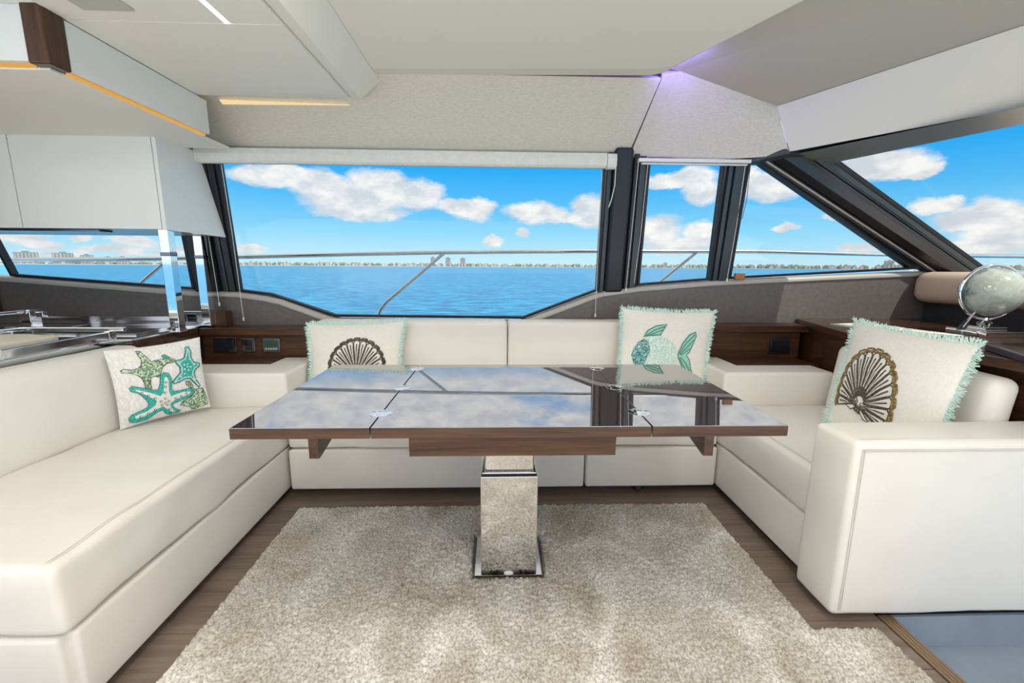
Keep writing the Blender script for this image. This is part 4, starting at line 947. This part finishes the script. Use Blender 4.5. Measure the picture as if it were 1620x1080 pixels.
# ------------------------------------------------------------------ far shore
D = 1500.0
def sh(azd, d=D): a = math.radians(azd); return Vector((math.sin(a)*d, math.cos(a)*d, 0))
def elz(e, d=D): return 1.16 + math.tan(math.radians(e))*d
def block(name, a0_, a1_, e1, mat, lab, cat, group=None, d=D):
    p, q = sh(a0_, d), sh(a1_, d); th = p.normalized()*18
    c = (p+q)/2; e = empty(name, (c.x, c.y, SEA), lab, cat, group)
    z1 = elz(e1, d)
    solid('walls', [tuple(v+Vector((0, 0, SEA))) for v in (p, q, q+th, p+th)], [tuple(v+Vector((0, 0, z1))) for v in (p, q, q+th, p+th)], mat, e)
    c3_ = p.lerp(q, .5); w_ = (q-p)*.16
    solid('roof_house', [tuple(v+Vector((0, 0, z1))) for v in (c3_-w_, c3_+w_, c3_+w_+th*.8, c3_-w_+th*.8)], [tuple(v+Vector((0, 0, z1+(z1-SEA)*.10))) for v in (c3_-w_, c3_+w_, c3_+w_+th*.8, c3_-w_+th*.8)], mat, e)
    nb = max(3, int(abs(a1_-a0_)*5)); hgt = z1-SEA
    nv = -p.normalized()*1.2
    for i in range(nb):   # recessed balcony bays
        s0, s1 = p.lerp(q, (i+.18)/nb), p.lerp(q, (i+.62)/nb)
        solid('bay', [tuple(v+Vector((0, 0, SEA+hgt*.25))) for v in (s0+nv, s1+nv, s1, s0)], [tuple(v+Vector((0, 0, SEA+hgt*.93))) for v in (s0+nv, s1+nv, s1, s0)], 'house_pale' if mat != 'house_pale' else 'tower_grey', e)
FB = 'far waterfront towers'
block('apartment_block', -46.9, -45.4, .93, 'tower_grey', 'wide grey apartment block far left on the shore', 'building', FB)
block('apartment_block', -44.6, -43.2, .92, 'tower_grey', 'second wide grey apartment block from the left shore', 'building', FB)
block('apartment_block', -42.8, -41.9, .78, 'tower_grey', 'third grey apartment block, smaller than the two left of it', 'building', FB)
block('apartment_block', -41.2, -40.6, .62, 'tower_grey', 'low grey block, fourth from the left shore', 'building', FB)
block('apartment_block', -40.3, -39.4, .63, 'tower_grey', 'low long grey block beside the front chrome post', 'building', FB)
block('tower_block', -8.75, -8.2, 1.02, 'tower_dark', 'dark tower crossed by the guard rail stanchion', 'building', FB)
block('tower_block', -6.85, -6.2, .98, 'tower_dark', 'dark square tower right of the guard rail stanchion', 'building', FB)
block('tower_block', -4.95, -4.3, .95, 'tower_dark', 'dark square tower, rightmost of the three central towers', 'building', FB)
block('hotel_block', 42.2, 43.0, .78, 'house_pale', 'pale pinkish hotel block near the windshield pillar', 'building', FB)
block('hotel_block', 44.2, 45.0, .72, 'house_pale', 'pale low hotel block at the foot of the windshield pillar', 'building', FB)
block('hotel_block', 20.9, 21.4, .55, 'house_pale', 'pale block on the shore seen through the narrow window', 'building', FB)
rnd = random.Random(5)
V = []; Fc = []
for i in range(260):                                   # row of shore houses too small to pick apart
    a = rnd.uniform(-52, 58)
    if a < -30 and rnd.random() < .6: continue
    wv = rnd.uniform(.10, .30); e1 = rnd.uniform(.10, .34); d = D-rnd.uniform(2, 30)
    p, q = sh(a, d), sh(a+wv, d); th = p.normalized()*8; z1 = elz(e1, d); b = len(V)
    V += [p+Vector((0, 0, SEA)), q+Vector((0, 0, SEA)), q+th+Vector((0, 0, SEA)), p+th+Vector((0, 0, SEA)), p+Vector((0, 0, z1)), q+Vector((0, 0, z1)), q+th+Vector((0, 0, z1)), p+th+Vector((0, 0, z1)), (p+q)/2+Vector((0, 0, z1+1.2))]
    Fc += [(b, b+1, b+5, b+4), (b+1, b+2, b+6, b+5), (b+2, b+3, b+7, b+6), (b+3, b, b+4, b+7), (b+4, b+5, b+8), (b+5, b+6, b+8), (b+6, b+7, b+8), (b+7, b+4, b+8)]
tag(meshpy('shore_houses', V, Fc, 'house_pale'), 'row of tiny pale houses along the far shore', 'houses', kind='stuff')
V = []; Fc = []
for i in range(900):
    a = rnd.uniform(-52, 58); d = D+rnd.uniform(26, 60); hgt = rnd.uniform(.10, .36)*(1.2 if a > 25 else 1.0)*(.6 if a < -30 else 1)
    c = sh(a, d); z0 = SEA; hz = (elz(hgt, d)-SEA)/2; rw = rnd.uniform(3, 8); b = len(V); tn = Vector((c.y, -c.x, 0)).normalized()
    for j, (zz, rr) in enumerate(((0, .5), (.5, 1.0), (1.2, .95), (1.7, .6), (2.0, .15))):
        for k in range(6):
            an = 2*math.pi*k/6; jit = rnd.uniform(.75, 1.25)
            V.append(c + tn*(math.cos(an)*rw*rr*jit) + c.normalized()*(math.sin(an)*rw*rr) + Vector((0, 0, z0+hz*zz)))
    for j in range(4):
        for k in range(6): Fc.append((b+j*6+k, b+j*6+(k+1) % 6, b+j*6+6+(k+1) % 6, b+j*6+6+k))
    Fc.append(tuple(b+24+k for k in range(6)))
tag(meshpy('shore_trees', V, Fc, 'far_tree'), 'line of haze greyed green trees along the far shore', 'trees', kind='stuff')
V = []; Fc = []
for i, a in enumerate(np.linspace(-56, 62, 119)):
    p = sh(a, D-38); q = sh(a, D+400); V += [p+Vector((0, 0, SEA-.2)), p+Vector((0, 0, SEA+1.6)), q+Vector((0, 0, SEA+2.5)), q+Vector((0, 0, SEA-.2))]
    if i:
        for k in range(4): Fc.append(((i-1)*4+k, (i-1)*4+(k+1) % 4, i*4+(k+1) % 4, i*4+k))
struct(meshpy('far_shore', V, Fc, 'far_land'), 'low pale strip of the far shore')
